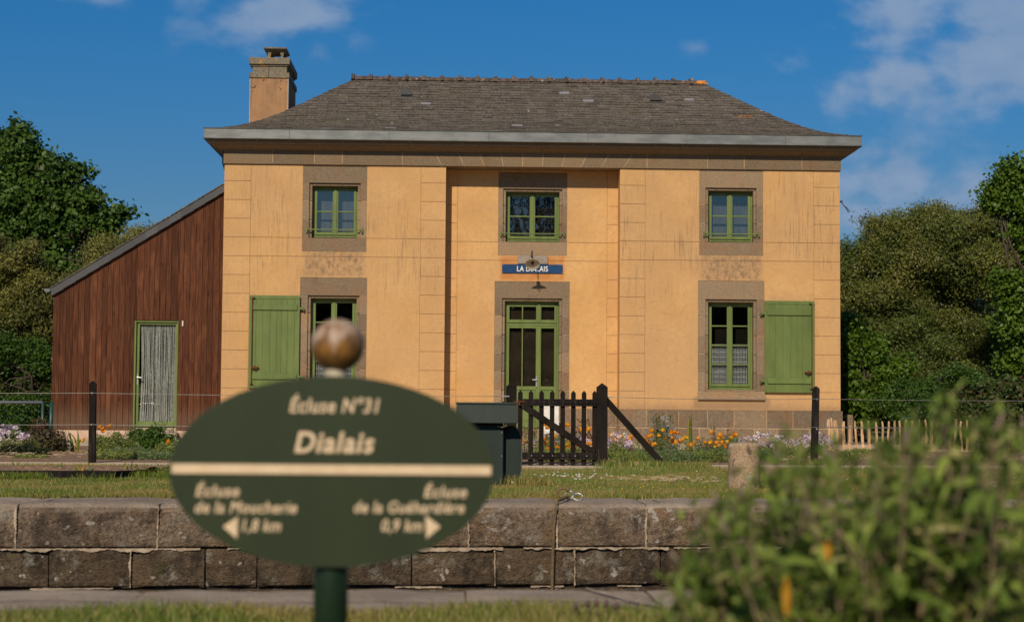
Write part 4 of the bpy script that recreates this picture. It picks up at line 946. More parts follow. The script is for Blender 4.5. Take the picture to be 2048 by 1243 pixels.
m.box(dx0+.037, dx0+.095, y, y+.04, dz0, dz1-.032, 0, .6); m.box(dx1-.062, dx1-.022, y, y+.04, dz0, dz1-.032, 0, .6); m.box(dx0+.095, dx1-.062, y, y+.04, dz1-.075, dz1-.032, 0, .6); m.box(dx0+.095, dx1-.062, y-.006, y+.04, dz0, dz0+.105, 0, .8)
sdoor = m.build('door', 'sash_paint', shed, bevel=.003)
m = MB(); m.box(dx0+.09, dx1-.057, y+.018, y+.022, dz0+.10, dz1-.07, 0); m.build('glass', 'glass', sdoor)
m = MB(); x = dx0+.10
while x < dx1-.075:
    w_ = random.uniform(.008, .020); tw = random.uniform(-.012, .012); n = 8; b = len(m.v); r = random.random(); yy = y+.05+random.uniform(0, .02)
    lean_ = (.05*max(0, 1-(x-dx0-.1)/.25))*random.uniform(.2, 1)
    for k in range(n+1):
        z = dz0+.10+(dz1-.07-dz0-.10)*k/n; bow = lean_*sin(pi*k/n*.9)+tw*sin(k*.8); m.v += [(x+bow, yy, z), (x+bow+w_, yy+.004, z)]
    for k in range(n): m.face([b+2*k, b+2*k+1, b+2*k+3, b+2*k+2], 0, r)
    x += w_+random.choice([.001, .003, .006, .011, .016])
m.build('string_curtain', 'curtain_string', sdoor)
m = MB(); m.box(dx0, dx1, SY+.9, SY+.91, .1, 2.4, 0); m.build('dark_backing', 'interior_dark', sdoor)  # near-black panel stands in for the unlit shed interior
m = MB(); m.box(dx0+.055, dx0+.078, y-.006, y-.001, 1.02, 1.24, 0); m.tube([(dx0+.066, y, 1.17), (dx0+.066, y-.05, 1.17), (dx0+.16, y-.052, 1.155)], .010, 8); m.build('handle', 'galvanised', sdoor)
m = MB(); m.box(dx1+.075, dx1+.105, SY-.03, SY-.001, 2.20, 2.315, 0); m.build('wall_light', 'white_paint', shed, bevel=.006)
# roof of the shed
m = MB(); ax, az = sx0-.06, roofz(sx0-.06)+.02; bx, bz = sx1, roofz(sx1)+.02; th = .05
m.hexa([(ax, SY-.05, az+.10), (bx, SY-.05, bz+.10), (bx, SY+4.3, bz+.10), (ax, SY+4.3, az+.10), (ax, SY-.05, az+.135), (bx, SY-.05, bz+.135), (bx, SY+4.3, bz+.135), (ax, SY+4.3, az+.135)], 0, .3)
sr = m.build('roof', 'slate', shed)
m = MB(); n = 15
for i in range(n):
    t0, t1 = i/n, (i+1)/n+.006; x0_, x1_ = ax+(bx-ax)*t0, min(ax+(bx-ax)*t1, bx); z0_, z1_ = az+(bz-az)*t0, az+(bz-az)*min(t1, 1)
    d = .008 if i % 2 else 0
    m.hexa([(x0_, SY-.075-d*.3, z0_-.035+.012), (x1_, SY-.070, z1_-.035), (x1_, SY-.05, z1_-.035), (x0_, SY-.05, z0_-.035), (x0_, SY-.075-d*.3, z0_+.125), (x1_, SY-.070, z1_+.118), (x1_, SY-.05, z1_+.118), (x0_, SY-.05, z0_+.118)], 0)
m.build('verge_slates', 'slate_edge', sr)
m = MB(); n = 40
for i in range(n):     # slate butts seen along the top of the verge
    t0 = i/n; x_ = ax+(bx-ax)*t0; z_ = az+(bz-az)*t0; m.hexa([(x_, SY-.09, z_+.140), (x_+.13, SY-.09, z_+.140+.13*.56), (x_+.13, SY+.3, z_+.140+.13*.56), (x_, SY+.3, z_+.140), (x_, SY-.09, z_+.165), (x_+.13, SY-.09, z_+.146+.13*.56), (x_+.13, SY+.3, z_+.146+.13*.56), (x_, SY+.3, z_+.165)], 0) if x_+.13 < bx else None
m.build('roof_slates', 'slate', sr)
m = MB(); b = 0; gx, gz_ = ax-.075, az+.06
for yy in (SY-.08, SY+4.3):
    for k in range(9): a = pi+pi*k/8; m.v.append((gx+.07*cos(a), yy, gz_+.062+.07*sin(a)))
for k in range(8): m.face([k, k+1, 9+k+1, 9+k], 0, .5)
m.face(list(range(9)), 0, .5); m.build('gutter', 'zinc', shed)

# ================================================================== GATE, POSTS, WIRES
GY = 21.1
def capped_post(m, x, y, w_, z0, z1, capz, lean=(0, 0)):
    h = w_/2; lx, ly = lean
    m.hexa([(x-h, y-h, z0), (x+h, y-h, z0), (x+h, y+h, z0), (x-h, y+h, z0), (x-h+lx, y-h+ly, z1), (x+h+lx, y-h+ly, z1), (x+h+lx, y+h+ly, z1), (x-h+lx, y+h+ly, z1)], 0, .4)
    b = len(m.v); g_ = .006; m.v += [(x-h-g_+lx, y-h-g_+ly, z1+.001), (x+h+g_+lx, y-h-g_+ly, z1+.001), (x+h+g_+lx, y+h+g_+ly, z1+.001), (x-h-g_+lx, y+h+g_+ly, z1+.001), (x+lx, y+ly, z1+capz)]
    for q in ((0, 1, 4), (1, 2, 4), (2, 3, 4), (3, 0, 4), (3, 2, 1, 0)): m.face([b+i for i in q], 0, .7)
gp = thing('gate_post', 'black square gate post with a pointed cap, behind the green cabinet, brace to its left', 'gate post', (.67, GY, -.1), 'posts either side of the black picket gate')
m = MB(); capped_post(m, .628, GY+.05, .128, -.1, .862, .06); m.build('post', 'black_wood', gp, bevel=.004)
m = MB(); m.bar((.56, GY+.06, .66), (-.02, GY+.1, -.12), .085, .05, 0); m.build('brace', 'black_wood', gp, bevel=.003)
m = MB(); m.tube([(.60, GY-.01, .745), (.50, GY-.02, .745)], .009, 6); m.build('wire_strainer', 'galvanised', gp)
gp2 = thing('gate_post', 'black square gate post right of the picket gate with a long brace beside it', 'gate post', (1.752, GY, -.1), 'posts either side of the black picket gate')
m = MB(); capped_post(m, 1.755, GY+.03, .132, -.08, .862, .06); m.build('post', 'black_wood', gp2, bevel=.004)
m = MB(); m.bar((1.80, GY+.04, .715), (2.53, GY+.10, -.09), .078, .05, 0); m.build('brace', 'black_wood', gp2, bevel=.003)
m = MB(); m.tube([(1.82, GY, .745), (1.88, GY, .744)], .010, 6); m.tube([(1.88, GY, .744), (1.94, GY, .742)], .005, 6); m.build('wire_strainer', 'galvanised', gp2)
gate = thing('picket_gate', 'small black wooden picket gate with eight pointed pales and a diagonal brace', 'gate', (1.2, GY, -.1))
gx = np.linspace(.738, 1.662, 8)-.0; zt, zb_ = .66, .03
for i, x in enumerate(gx):
    m = MB(); h = .029; z1 = .825-.010*i*.0; m.prism([(x-h, -.115+.002*i), (x+h, -.115+.002*i), (x+h, z1-.035), (x, z1), (x-h, z1-.035)], GY+.002, GY+.020, 0, .4+.05*(i % 3)); m.build('pale', 'black_wood', gate, bevel=.002)
for (z, nm) in ((.672, 'rail'), (.012, 'rail')):
    m = MB(); m.box(.712, 1.687, GY-.030, GY, z-.044, z+.044, 0, .5); m.build(nm, 'black_weathered', gate, bevel=.003)
    m = MB(); m.box(.87, 1.70, GY-.037, GY-.031, z-.012, z+.022, 0, .9)
    for xx in (.88, 1.02, 1.14, 1.27, 1.42, 1.56): m.tube([(xx, GY-.037, z+.005), (xx, GY-.043, z+.005)], .007, 8, 1)
    m.tube([(1.70, GY-.035, z-.02), (1.70, GY-.035, z+.045)], .014, 8, 0, 1)
    m.build('strap_hinge', ['black_weathered', 'lamp_dark' if z > .3 else 'galvanised'], gate)
m = MB(); m.bar((.775, GY-.012, .628), (1.655, GY-.012, .052), .082, .024, 0, .6); m.build('diagonal_brace', 'black_wood', gate, bevel=.003)
m = MB(); m.box(.66, .80, GY-.046, GY-.032, .675, .69, 0); m.box(.715, .735, GY-.05, GY-.032, .635, .675, 0); m.build('latch', 'rust', gate)
m = MB(); m.tube([(1.712, GY-.04, -.16), (1.712, GY-.04, .10)], .008, 6); m.build('drop_rod', 'lamp_dark', gate)
def fpost(x, y, w_, zt_, label, lean):
    t = thing('fence_post', label, 'fence post', (x, y, -.1), 'black wooden posts of the wire fence'); m = MB(); h = w_/2; lx = lean
    m.prism([(x-h-lx, -.12), (x+h-lx, -.12), (x+h+.0, zt_-.035), (x, zt_), (x-h, zt_-.035)], y-h*.9, y+h*.9, 0, .3); m.build('post', 'black_weathered', t, bevel=.004)
    for z_ in (.744, .36): m = MB(); m.tube([(x, y-h*.9-.003, z_), (x, y-h*.9-.008, z_)], .012, 6); m.build('staple', 'galvanised', t)
fpost(-4.505, 20.98, .082, .895, 'slim black fence post with a pointed top, in front of the brown shed', -.012)
fpost(4.615, 22.0, .085, .915, 'slim black pointed fence post in front of the green shutter and pale flowers', .028)
def wires(label, spans, loc):
    t = thing('fence_wire', label, 'wire', loc, 'thin steel wires of the fence')
    for pts in spans:
        out = []
        for a, b in zip(pts[:-1], pts[1:]):
            a, b = np.array(a), np.array(b)
            for k in range(8): s_ = k/8; out.append(a+(b-a)*s_-np.array([0, 0, .015*4*s_*(1-s_)]))
        out.append(np.array(pts[-1])); m = MB(); m.tube(out, .0034, 5); m.build('strand', 'wire', t, smooth=True)
wires('two thin taut fence wires running left from the gate across the brown shed', [[(.56, GY-.01, .745), (-4.505, 20.93, .744), (-9.5, 20.8, .742)], [(.56, GY-.01, .36), (-4.505, 20.93, .36), (-9.5, 20.8, .358)]], (-3, 21, .7))
wires('two thin taut fence wires running right from the gate post across the orange wall', [[(1.82, GY, .745), (4.615, 21.95, .747), (10, 22.6, .77)], [(1.82, GY, .40), (4.615, 21.95, .38), (10, 22.6, .385)]], (4, 21.5, .7))
m = MB(); m.tube([(3.0, 21.39, .385), (3.05, 21.4, .385)], .010, 6)
# ================================================================== CABINET
cab = thing('utility_cabinet', 'dark green metal cabinet with an overhanging lid standing on the lawn behind the oval sign', 'cabinet', (.2, 13.95, -.03))
CY = 13.95
m = MB(); m.box(-.10, .352, CY, CY+.42, -.05, .474, 0, .5); m.build('body', 'cabinet_green', cab, bevel=.006)
m = MB(); m.box(-.035, .464, CY-.085, CY+.45, .475, .628, 0, .5); m.box(-.042, .470, CY-.092, CY+.457, .629, .645, 0, .8); m.build('lid', 'cabinet_lid', cab, bevel=.005)
m = MB(); pr = [(.353, -.04), (.455, -.03)]+[(.455+.045*sin(t_*pi/2), -.03+.12*t_) for t_ in (.3, .6, 1)]+[(.500+.004*t_, .09+.2*t_) for t_ in (.3, .7)]+[(.502-.085*(1-cos(a)), .30+.155*sin(a)) for a in np.linspace(.1, pi/2, 7)]+[(.353, .458)]
m.prism(pr, CY+.10, CY+.13, 0, .5)
m.build('curved_wing', 'cabinet_green', cab)
m = MB(); pts = [(x+.003, CY+.097, z) for (x, z) in pr[2:-1]]; m.tube(pts, .0028, 6); m.build('edge_trim', 'zinc', cab)
m = MB(); m.tube([(.30, CY-.03, .452), (.335, CY-.035, .444), (.37, CY-.05, .455), (.40, CY-.06, .468), (.44, CY-.05, .47)], .0035, 5); m.build('dry_twig', 'straw', cab)
m = MB()
for z in (.21, .40): m.tube([(.338, CY, z), (.338, CY-.004, z)], .005, 6)
m.build('rivet', 'galvanised', cab)
# white panel leaning by the front door, seen between the pales
wb = thing('white_board', 'white painted board leaning against the front door, seen between the gate pales', 'board', (1.82, 33.9, -.1))
m = MB(); m.box(1.655, 1.965, 33.98, 34.01, .08, .655, 0); m.box(1.665, 1.955, 33.972, 33.979, .10, .64, 0); m.build('panel', 'white_paint', wb, bevel=.004)
# ================================================================== BOLLARD, ROPE
bo = thing('stone_bollard', 'short round granite mooring bollard with lichen spots on the grass', 'bollard', (2.205, 13.2, -.03))
m = MB(); prof = []; n = 40
zs = list(np.linspace(-.05, .315, 14)); prof = [(.125-.006*(z+.05)/.36*.3+random.uniform(-.0015, .0015), z) for z in zs]+[(.122, .328), (.112, .339), (.08, .346), (.03, .350), (.001, .351)]
m.lathe(prof, 2.205, 13.2, n)
m.v = [(x+.003*sin(z*31+x*50), y+.003*sin(z*23+y*40), z) for (x, y, z) in m.v]; m.build('post', 'bollard_stone', bo, smooth=True)
ro = thing('mooring_rope', 'twisted brown rope hanging down the lock wall from a steel shackle on the coping', 'rope', (.31, 10.7, 0))
xr = at(1112, 1060, 10.7)[0]; pr_ = []
P_ = [np.array(q) for q in [(xr+.10, far_face(xr)+.40, .028), (xr+.06, far_face(xr)+.25, .022), (xr+.015, far_face(xr)+.08, .018), (xr-.0, far_face(xr)-.012, -.03), (xr-.012, far_face(xr)-.018, -.15), (xr-.018, far_face(xr)-.018, -.35), (xr-.022, far_face(xr)-.02, -.6), (xr-.02, far_face(xr)-.02, -1.0), (xr-.02, far_face(xr)-.02, -2.0)]]
dense = []
for a, b in zip(P_[:-1], P_[1:]):
    k = max(2, int(np.linalg.norm(b-a)/.006)); dense += [a+(b-a)*i/k for i in range(k)]
m = MB()
for s_ in range(3):
    pts = []; L = 0
    for i, p in enumerate(dense):
        if i: L += np.linalg.norm(p-dense[i-1])
        t_ = dense[min(i+1, len(dense)-1)]-dense[max(i-1, 0)]; t_ = t_/np.linalg.norm(t_); a = np.cross(t_, [1, 0, 0.01]); a /= np.linalg.norm(a); c_ = np.cross(t_, a); ph = L*2*pi/.052+s_*2*pi/3
        pts.append(p+(a*cos(ph)+c_*sin(ph))*.0055)
    m.tube(pts, .0065, 6)
m.build('strand', 'rope', ro, smooth=True)
m = MB(); cxr, cyr = xr+.115, far_face(xr)+.44; m.tube([(cxr-.04+.035*cos(a), cyr-.02, .05+.03*sin(a)) for a in np.linspace(.3, 5.8, 14)], .010, 6); m.build('loop', 'rope', ro, smooth=True)
m = MB()
m.tube([(cxr+.024*cos(a), cyr, .035+.028*sin(a)) for a in np.linspace(0, 2*pi, 15)], .006, 6); m.tube([(cxr+.055+.032*cos(a), cyr+.032*sin(a)*.5, .022+.022*sin(a)) for a in np.linspace(0, 2*pi, 15)], .006, 6)
m.build('shackle', 'galvanised', ro, smooth=True)
# ================================================================== OVAL SIGN
S3 = 3.0/3400
ov = thing('oval_lock_sign', 'dark green oval sign with cream italic lettering, gold ball on top of its post', 'sign', (-.222, 3.0, 0))
OC = at(664, 942, 3.0)
def sx(px, py=942): return at(px, py, 3.0)[0]
def sz(px, py): return at(px, py, 3.0)[2]
m = MB(); n = 96; hw, hh = 322*S3, 189*S3; pe = [(OC[0]+hw*cos(2*pi*k/n), OC[2]+hh*sin(2*pi*k/n)) for k in range(n)]; m.prism(pe, 3.0, 3.006, 0, .5); m.build('plate', 'sign_green', ov)
tilt_s = .0
m = MB(); yl = 2.9985; rot = math.tan(.002)
m.box(OC[0]-.279, OC[0]+.279, 2.9965, 2.9995, sz(664, 947.5), sz(664, 928.5), 0)
def line(body, x0, x1, yb, cap, off=.018): put_text(m, body, sx(x0, yb), sx(x1, yb), sz((x0+x1)/2, yb), cap*S3, yl, .22, off, th=.001, space=1.08)
line('Écluse N°31', 579, 759, 825, 29); line('Dialais', 589, 749, 905, 42, .024)
line('Écluse', 391, 479, 992, 23); line('de la Moucherie', 390, 594, 1025, 23); line('1,8 km', 484, 562, 1062, 24)
line('Écluse', 848, 934, 994, 23); line('de la Guéhardière', 708, 929, 1025, 23); line('0,9 km', 763, 845, 1062, 24)
def tri(pts): m.prism([(sx(*p), sz(*p)) for p in pts], yl, yl+.001, 0)
tri([(446, 1052), (474, 1076), (476, 1032)]); tri([(881, 1052), (851, 1030), (853, 1076)])
m.build('lettering', 'cream_letter', ov)
bc = at(675, 690, 3.04); m = MB(); pxx = sx(658, 1200); m.tube([(pxx, 3.040, -.05), (pxx, 3.040, bc[2]-.078)], .0305, 24); m.build('pole', 'post_green', ov, smooth=True)
m = MB(); bc = at(675, 690, 3.04); m.lathe([(.001, bc[2]-.08), (.032, bc[2]-.08), (.024, bc[2]-.066), (.019, bc[2]-.058), (.020, bc[2]-.035)], (pxx+bc[0])/2, 3.04, 24); m.build('collar', 'lamp_enamel', ov, smooth=True)
m = MB(); R_ = .0475; m.lathe([(R_*sin(a)+.0001, bc[2]-R_*cos(a)) for a in np.linspace(0, pi, 20)], bc[0], 3.04, 32); m.build('ball', 'ball_paint', ov, smooth=True)
m = MB()
for zc in (OC[2]+.08, OC[2]-.09): m.box(pxx-.045, pxx+.045, 3.007, 3.035, zc-.012, zc+.012, 0)
m.build('bracket', 'post_green', ov)

# ================================================================== METAL FENCES, PALING
tg = thing('tube_barrier', 'low dark green tubular steel barrier with a wire mesh panel beside the brown shed', 'barrier', (-6.6, 26, -.1))
m = MB(); m.tube([(-9.5, 26, .622), (-6.33, 26, .632)], .022, 8, 1); m.tube([(-6.33, 26, .64), (-6.33, 26, -.1)], .024, 8); m.build('frame', ['green_tube', 'galvanised'], tg, smooth=True)
m = MB(); m.tube([(-6.20, 26, .635), (-6.20, 26, -.12)], .032, 10); m.build('post', 'green_tube', tg, smooth=True)
m = MB()
for x in np.arange(-9.4, -6.34, .1): m.tube([(x, 26, -.08), (x, 26, .62)], .0018, 4)
for z in np.arange(0, .6, .1): m.tube([(-9.5, 26, z), (-6.34, 26, z)], .0018, 4)
m.build('mesh', 'green_tube', tg)
tg2 = thing('garden_gate', 'low green tubular steel gate with rounded corners behind the split wood paling', 'gate', (8.1, 30, -.1))
gl_, gr_ = at(1800, 835, 30)[0], at(1912, 835, 30)[0]
m = MB(); m.tube([(gl_, 30, -.1), (gl_, 30, .38)]+[(gl_+.1-.1*cos(a), 30, .38+.1*sin(a)) for a in np.linspace(.3, pi/2, 5)]+[(gr_-.1+.1*sin(a), 30, .38+.1*cos(a)) for a in np.linspace(0, pi/2, 5)]+[(gr_, 30, -.1)], .02, 8); m.build('frame', 'green_tube', tg2, smooth=True)
m = MB()
for x in np.arange(gl_+.08, gr_, .08): m.tube([(x, 30, -.05), (x, 30, .46)], .0018, 4)
m.build('mesh', 'green_tube', tg2)
pf = thing('paling_fence', 'low rustic fence of thin split chestnut stakes right of the orange house', 'fence', (7.2, 29, -.1))
stk = [(1656, 838, 895, 6), (1662, 836, 895, 5), (1668, 840, 897, -4), (1672, 840, 896, 6), (1687, 842, 900, 0), (1700, 850, 905, -3), (1709, 842, 893, 9), (1723, 842, 892, 5), (1736, 841, 892, 6), (1752, 843, 890, 2), (1765, 842, 898, 2), (1777, 842, 892, -2), (1789, 841, 891, 1), (1799, 841, 890, 2), (1811, 839, 878, 5), (1824, 841, 890, -1), (1838, 838, 905, -5), (1851, 839, 908, 2), (1863, 842, 905, -1), (1874, 841, 905, 1), (1888, 842, 906, -1), (1899, 840, 906, -2), (1911, 838, 902, -6), (1921, 842, 905, 4), (1934, 840, 905, 1)]
for (px, pt, pb, ln) in stk:
    a = at(px, pt, 29); b = at(px+ln*.6, pb, 29); b[2] = min(b[2], -.12); m = MB(); w_ = random.uniform(.034, .056); n = 6; rr = random.random(); bb = len(m.v)
    for k in range(n+1):
        p = b+(a-b)*k/n+np.array([random.uniform(-.008, .008), 0, 0]); ww = w_*random.uniform(.85, 1.1)*(.75 if k == n else 1)
        m.v += [(p[0]-ww/2, p[1]-ww*.35, p[2]), (p[0]+ww/2, p[1]-ww*.25, p[2]), (p[0]+ww*.2, p[1]+ww*.4, p[2]+(random.uniform(0, .015) if k == n else 0))]
    for k in range(n):
        for j in range(3): j2 = (j+1) % 3; m.face([bb+k*3+j, bb+k*3+j2, bb+k*3+3+j2, bb+k*3+3+j], 0, rr)
    m.face([bb+n*3, bb+n*3+1, bb+n*3+2], 0, rr); m.build('stake', 'chestnut', pf)
m = MB()
for z in (.05, .32):
    m.tube([(at(1652, 850, 29)[0], 28.98, z), (at(1940, 850, 29)[0], 28.98, z)], .003, 5); m.tube([(at(1652, 850, 29)[0], 29.03, z), (at(1940, 850, 29)[0], 29.03, z)], .003, 5)
m.build('wire', 'wire', pf)
q = at(1691, 829, 33.6); cp = thing('concrete_post', 'short grey concrete post standing at the right corner of the house', 'post', (7.78, 33.7, -.1))
m = MB(); m.box(7.70, 7.80, 33.66, 33.74, -.12, .52, 0); m.build('post', 'granite_base', cp, bevel=.006)
# ================================================================== RAISED BED
rb = thing('raised_bed', 'low raised bed of wood chips edged with dark boards on the left lawn', 'planter', (-4.2, 15.6, -.06))
m = MB(); m.hexa([(-8, 14.75, -.1), (-3.08, 15.2, -.1), (-3.08, 15.23, -.1), (-8, 14.78, -.1), (-8, 14.75, .022), (-3.08, 15.2, .020), (-3.08, 15.23, .020), (-8, 14.78, .022)], 0); m.hexa([(-3.08, 15.2, -.1), (-3.05, 15.2, -.1), (-2.6, 16.6, -.1), (-2.63, 16.6, -.1), (-3.08, 15.2, .02), (-3.05, 15.2, .02), (-2.6, 16.6, -.01), (-2.63, 16.6, -.01)], 0)
m.build('edging', 'black_weathered', rb)
m = MB(); nx, ny = 60, 14; b = 0
for j in range(ny+1):
    for i in range(nx+1):
        t_ = i/nx; s_ = j/ny; x = -8+4.93*t_+.45*s_*t_; y = 14.79+.44*t_+1.5*s_; m.v.append((x, y, -.01+.03*sin(pi*min(s_*.9, 1))+random.uniform(-.008, .014)))
for j in range(ny):
    for i in range(nx): a = j*(nx+1)+i; m.face([a, a+1, a+nx+2, a+nx+1], 0, .5)
m.build('wood_chip', 'mulch', rb)

# ================================================================== GRASS (nobody could count it)
def inpath(x, y):
    lo = 20.15+.07*x+.08*np.sin(x*1.7)+.03*np.sin(x*5.1)-.75*np.exp(-((x-1.25)/.75)**2); hi = 21.75+.07*x; return (y > lo+.03)
def keep_grass(P):
    x, y = P[:, 0], P[:, 1]; k = y > 11.36+.09*x
    k &= ~inpath(x, y)
    k &= ~((x > -8) & (x < -3.0+(y-15.2)*.32) & (y > 14.7+.09*(x+8)) & (y < 16.2))
    k &= ~((x > -.1) & (x < .36) & (y > 13.95) & (y < 14.4))
    return k
n = 330000; yy = 11.2+10.6*RNG.random(n)**1.35; xx = (RNG.random(n)-.42)*(yy*.66+1.2)
P = np.stack([xx, yy, np.zeros(n)], 1); P = P[keep_grass(P)]; P[:, 2] = -.1*np.clip((P[:, 1]-12)/6, 0, 1)-.012
patch = .5+.5*np.sin(P[:, 0]*1.9+np.sin(P[:, 1]*2.3))*np.sin(P[:, 1]*2.1+1.3*np.sin(P[:, 0]*1.1))
edge = np.exp(-((P[:, 1]-(11.42+.09*P[:, 0]))/.25)**2)
h = (.018+.022*RNG.random(len(P)))*(.7+.8*patch)+.020*edge*RNG.random(len(P)); V, Fc = blades(P, h, .004+.0035*RNG.random(len(P)))
rn = np.clip(.5*patch+.5*RNG.random(len(P)), 0, 1)
npmesh('grass', V, Fc, np.concatenate([rn, rn]), 'grass_blade', label='short green and straw coloured lawn grass between the lock and the path', cat='grass', kind='stuff')
# lusher fringes: behind the coping, along the path, around posts
def fringe(name, pts, mat, hmin, hmax, spread, per, label, wd=(.005, .009), cat='grass'):
    C_ = np.repeat(np.array(pts, float), per, 0); Pp = C_+RNG.normal(size=C_.shape)*np.array([spread, spread, 0]); hh_ = hmin+(hmax-hmin)*RNG.random(len(Pp)); V, Fc = blades(Pp, hh_, wd[0]+(wd[1]-wd[0])*RNG.random(len(Pp)), .5, .3)
    r_ = RNG.random(len(Pp)); return npmesh(name, V, Fc, np.concatenate([r_, r_]), mat, label=label, cat=cat, kind='stuff')
pts = [(x, far_edge(x)+random.uniform(-.02, .25), -.01) for x in np.arange(-4.5, 5, .02)]
fringe('grass_fringe', pts, 'lush_blade', .02, .05, .04, 12, 'brighter green grass growing along the back of the lock coping')
pts = [(x, 20.08+.07*x+random.uniform(-.15, .12)-.75*math.exp(-((x-1.25)/.75)**2), -.1) for x in np.arange(-8, 9, .02)]
fringe('path_grass', pts, 'grass_blade', .012, .045, .05, 6, 'ragged grass edging the sandy path')
pts = [(-2.9+random.uniform(-.25, .35), 15.7+random.uniform(-.5, .9), -.06) for _ in range(60)]+[(random.uniform(-8, -3), 14.7+random.uniform(-.1, .05), -.05) for _ in range(60)]+[(random.uniform(-4.2, -3.5), 14.6, -.05) for _ in range(40)]
fringe('tall_grass', pts, 'lush_blade', .03, .10, .05, 24, 'longer uncut grass around the edges of the raised bed')
pts = [(random.uniform(1.7, 3.0), 20.5+random.uniform(-.3, .3), -.1) for _ in range(70)]+[(random.uniform(.36, .7), 14.0+random.uniform(-.2, .2), -.03) for _ in range(20)]+[(4.6+random.uniform(-.3, .3), 21.9, -.1) for _ in range(12)]
fringe('tuft_grass', pts, 'grass_blade', .04, .11, .06, 22, 'rough grass tufts around the gate post brace and cabinet foot')
nb = 60000; yb = 3.9+1.25*RNG.random(nb); xb = (RNG.random(nb)-.45)*3.4; P = np.stack([xb, yb, np.full(nb, -.012)], 1); P = P[P[:, 1] < near_grass(P[:, 0])+.02]
h = (.015+.035*RNG.random(len(P)))*(.7+.6*np.sin(P[:, 0]*3.1+1)**2); V, Fc = blades(P, h, .003+.003*RNG.random(len(P)), .5); r_ = RNG.random(len(P))
npmesh('bank_grass', V, Fc, np.concatenate([r_, r_]), 'grass_blade', label='blurred strip of grass on the near bank at the foot of the picture', cat='grass', kind='stuff')
# fallen straw and clippings on the lawn
def litter(name, cx, cy, rx, ry, n, label, mat='straw', z=0):
    m = MB()
    for _ in range(n):
        x = cx+random.gauss(0, rx); y = cy+random.gauss(0, ry); a = random.uniform(0, 2*pi); L = random.uniform(.03, .10); zz = gz(x, y)+z+random.uniform(.012, .03); m.tube([(x, y, zz), (x+L*cos(a), y+L*sin(a)*.6, zz+random.uniform(-.005, .02))], .003, 4)
    return m.build(name, mat, kind='stuff', label=label, cat='debris')
litter('dry_clippings', 1.95, 15.6, .22, .45, 110, 'scattered dry brown clippings lying on the lawn left of the bollard')
m = MB(); a = at(1335, 947, 16.4); b = at(1378, 957, 15.6); m.tube([(a[0], a[1], -.03), (b[0], b[1], -.03)], .007, 6); m.build('dry_stick', 'straw', label='long pale dry stick lying on the lawn left of the bollard', cat='stick', origin=(a[0], a[1], -.03))
litter('bed_straw', 4.3, 23.6, .5, .7, 240, 'dry straw and bark on the soil in front of the pale daisies', z=.02)
litter('bed_straw', -6.1, 23.2, .9, .7, 300, 'dry straw and bark on the soil in front of the shed', z=.02)
litter('bed_straw', 7.6, 24.2, 1.2, .8, 260, 'dry straw and bark on the soil below the split paling', z=.02)
# small lawn daisies
def mini(name, pts, r_, mat, label, z, group):
    m = MB()
    for (x, y, s_) in pts:
        n = 7; b = len(m.v); zz = gz(x, y)+z; m.v.append((x, y, zz+.004)); 
        for k in range(n): a = 2*pi*k/n; m.v.append((x+r_*s_*cos(a), y+r_*s_*sin(a)*.9, zz+r_*.3*sin(a)))
        for k in range(n): m.face([b, b+1+k, b+1+(k+1) % n], 0)
    return m.build(name, mat, label=label, cat='flowers', kind='stuff')
mini('lawn_daisies', [(1.05+random.gauss(0, .22), 15.9+random.gauss(0, .7), random.uniform(.6, 1.2)) for _ in range(42)]+[(random.uniform(-4, 6), random.uniform(12.5, 19), .9) for _ in range(30)]+[(random.uniform(4, 6), random.uniform(13, 17), .9) for _ in range(16)], .011, 'white_petal', 'tiny white daisies dotted over the lawn', .045, '')
mini('lawn_buttercups', [(random.uniform(-4.5, -3), 17.5+random.uniform(-.6, .6), .9) for _ in range(16)]+[(random.uniform(-2, 5), random.uniform(11.9, 12.5), .6) for _ in range(50)], .009, 'yellow_petal', 'tiny yellow flowers dotted over the lawn', .045, '')

# ================================================================== GARDEN PLANTS
def mound(t, name, x, y, z, rx, ry, h, n, size, mat, aspect=.35, spiky=.5):
    d = unit(np.abs(RNG.normal(size=(n, 3)))*np.sign(RNG.normal(size=(n, 3)))); d[:, 2] = np.abs(d[:, 2]); rr = RNG.random((n, 1))**.45
    P = np.array([x, y, z])+d*rr*np.array([rx, ry, h])*(1+.15*np.sin(d[:, :1]*9)*1); N = unit(RNG.normal(size=(n, 3))+d*.4+np.array([0, -.2, .2])); V, Fc = leaf_arrays(P, N, size*(.5+RNG.random(n)), aspect)
    return npmesh(name, V, Fc, np.clip(.5*rr[:, 0]+.5*RNG.random(n), 0, 1), mat, t)
def stalks(t, name, x, y, z, r, h, n, mat, wd=.006, lean=.5):
    P = np.array([x, y, z])+RNG.normal(size=(n, 3))*np.array([r, r, 0]); V, Fc = blades(P, h*(.5+.6*RNG.random(n)), np.full(n, wd), lean, .25); r_ = RNG.random(n); return npmesh(name, V, Fc, np.concatenate([r_, r_]), mat, t)
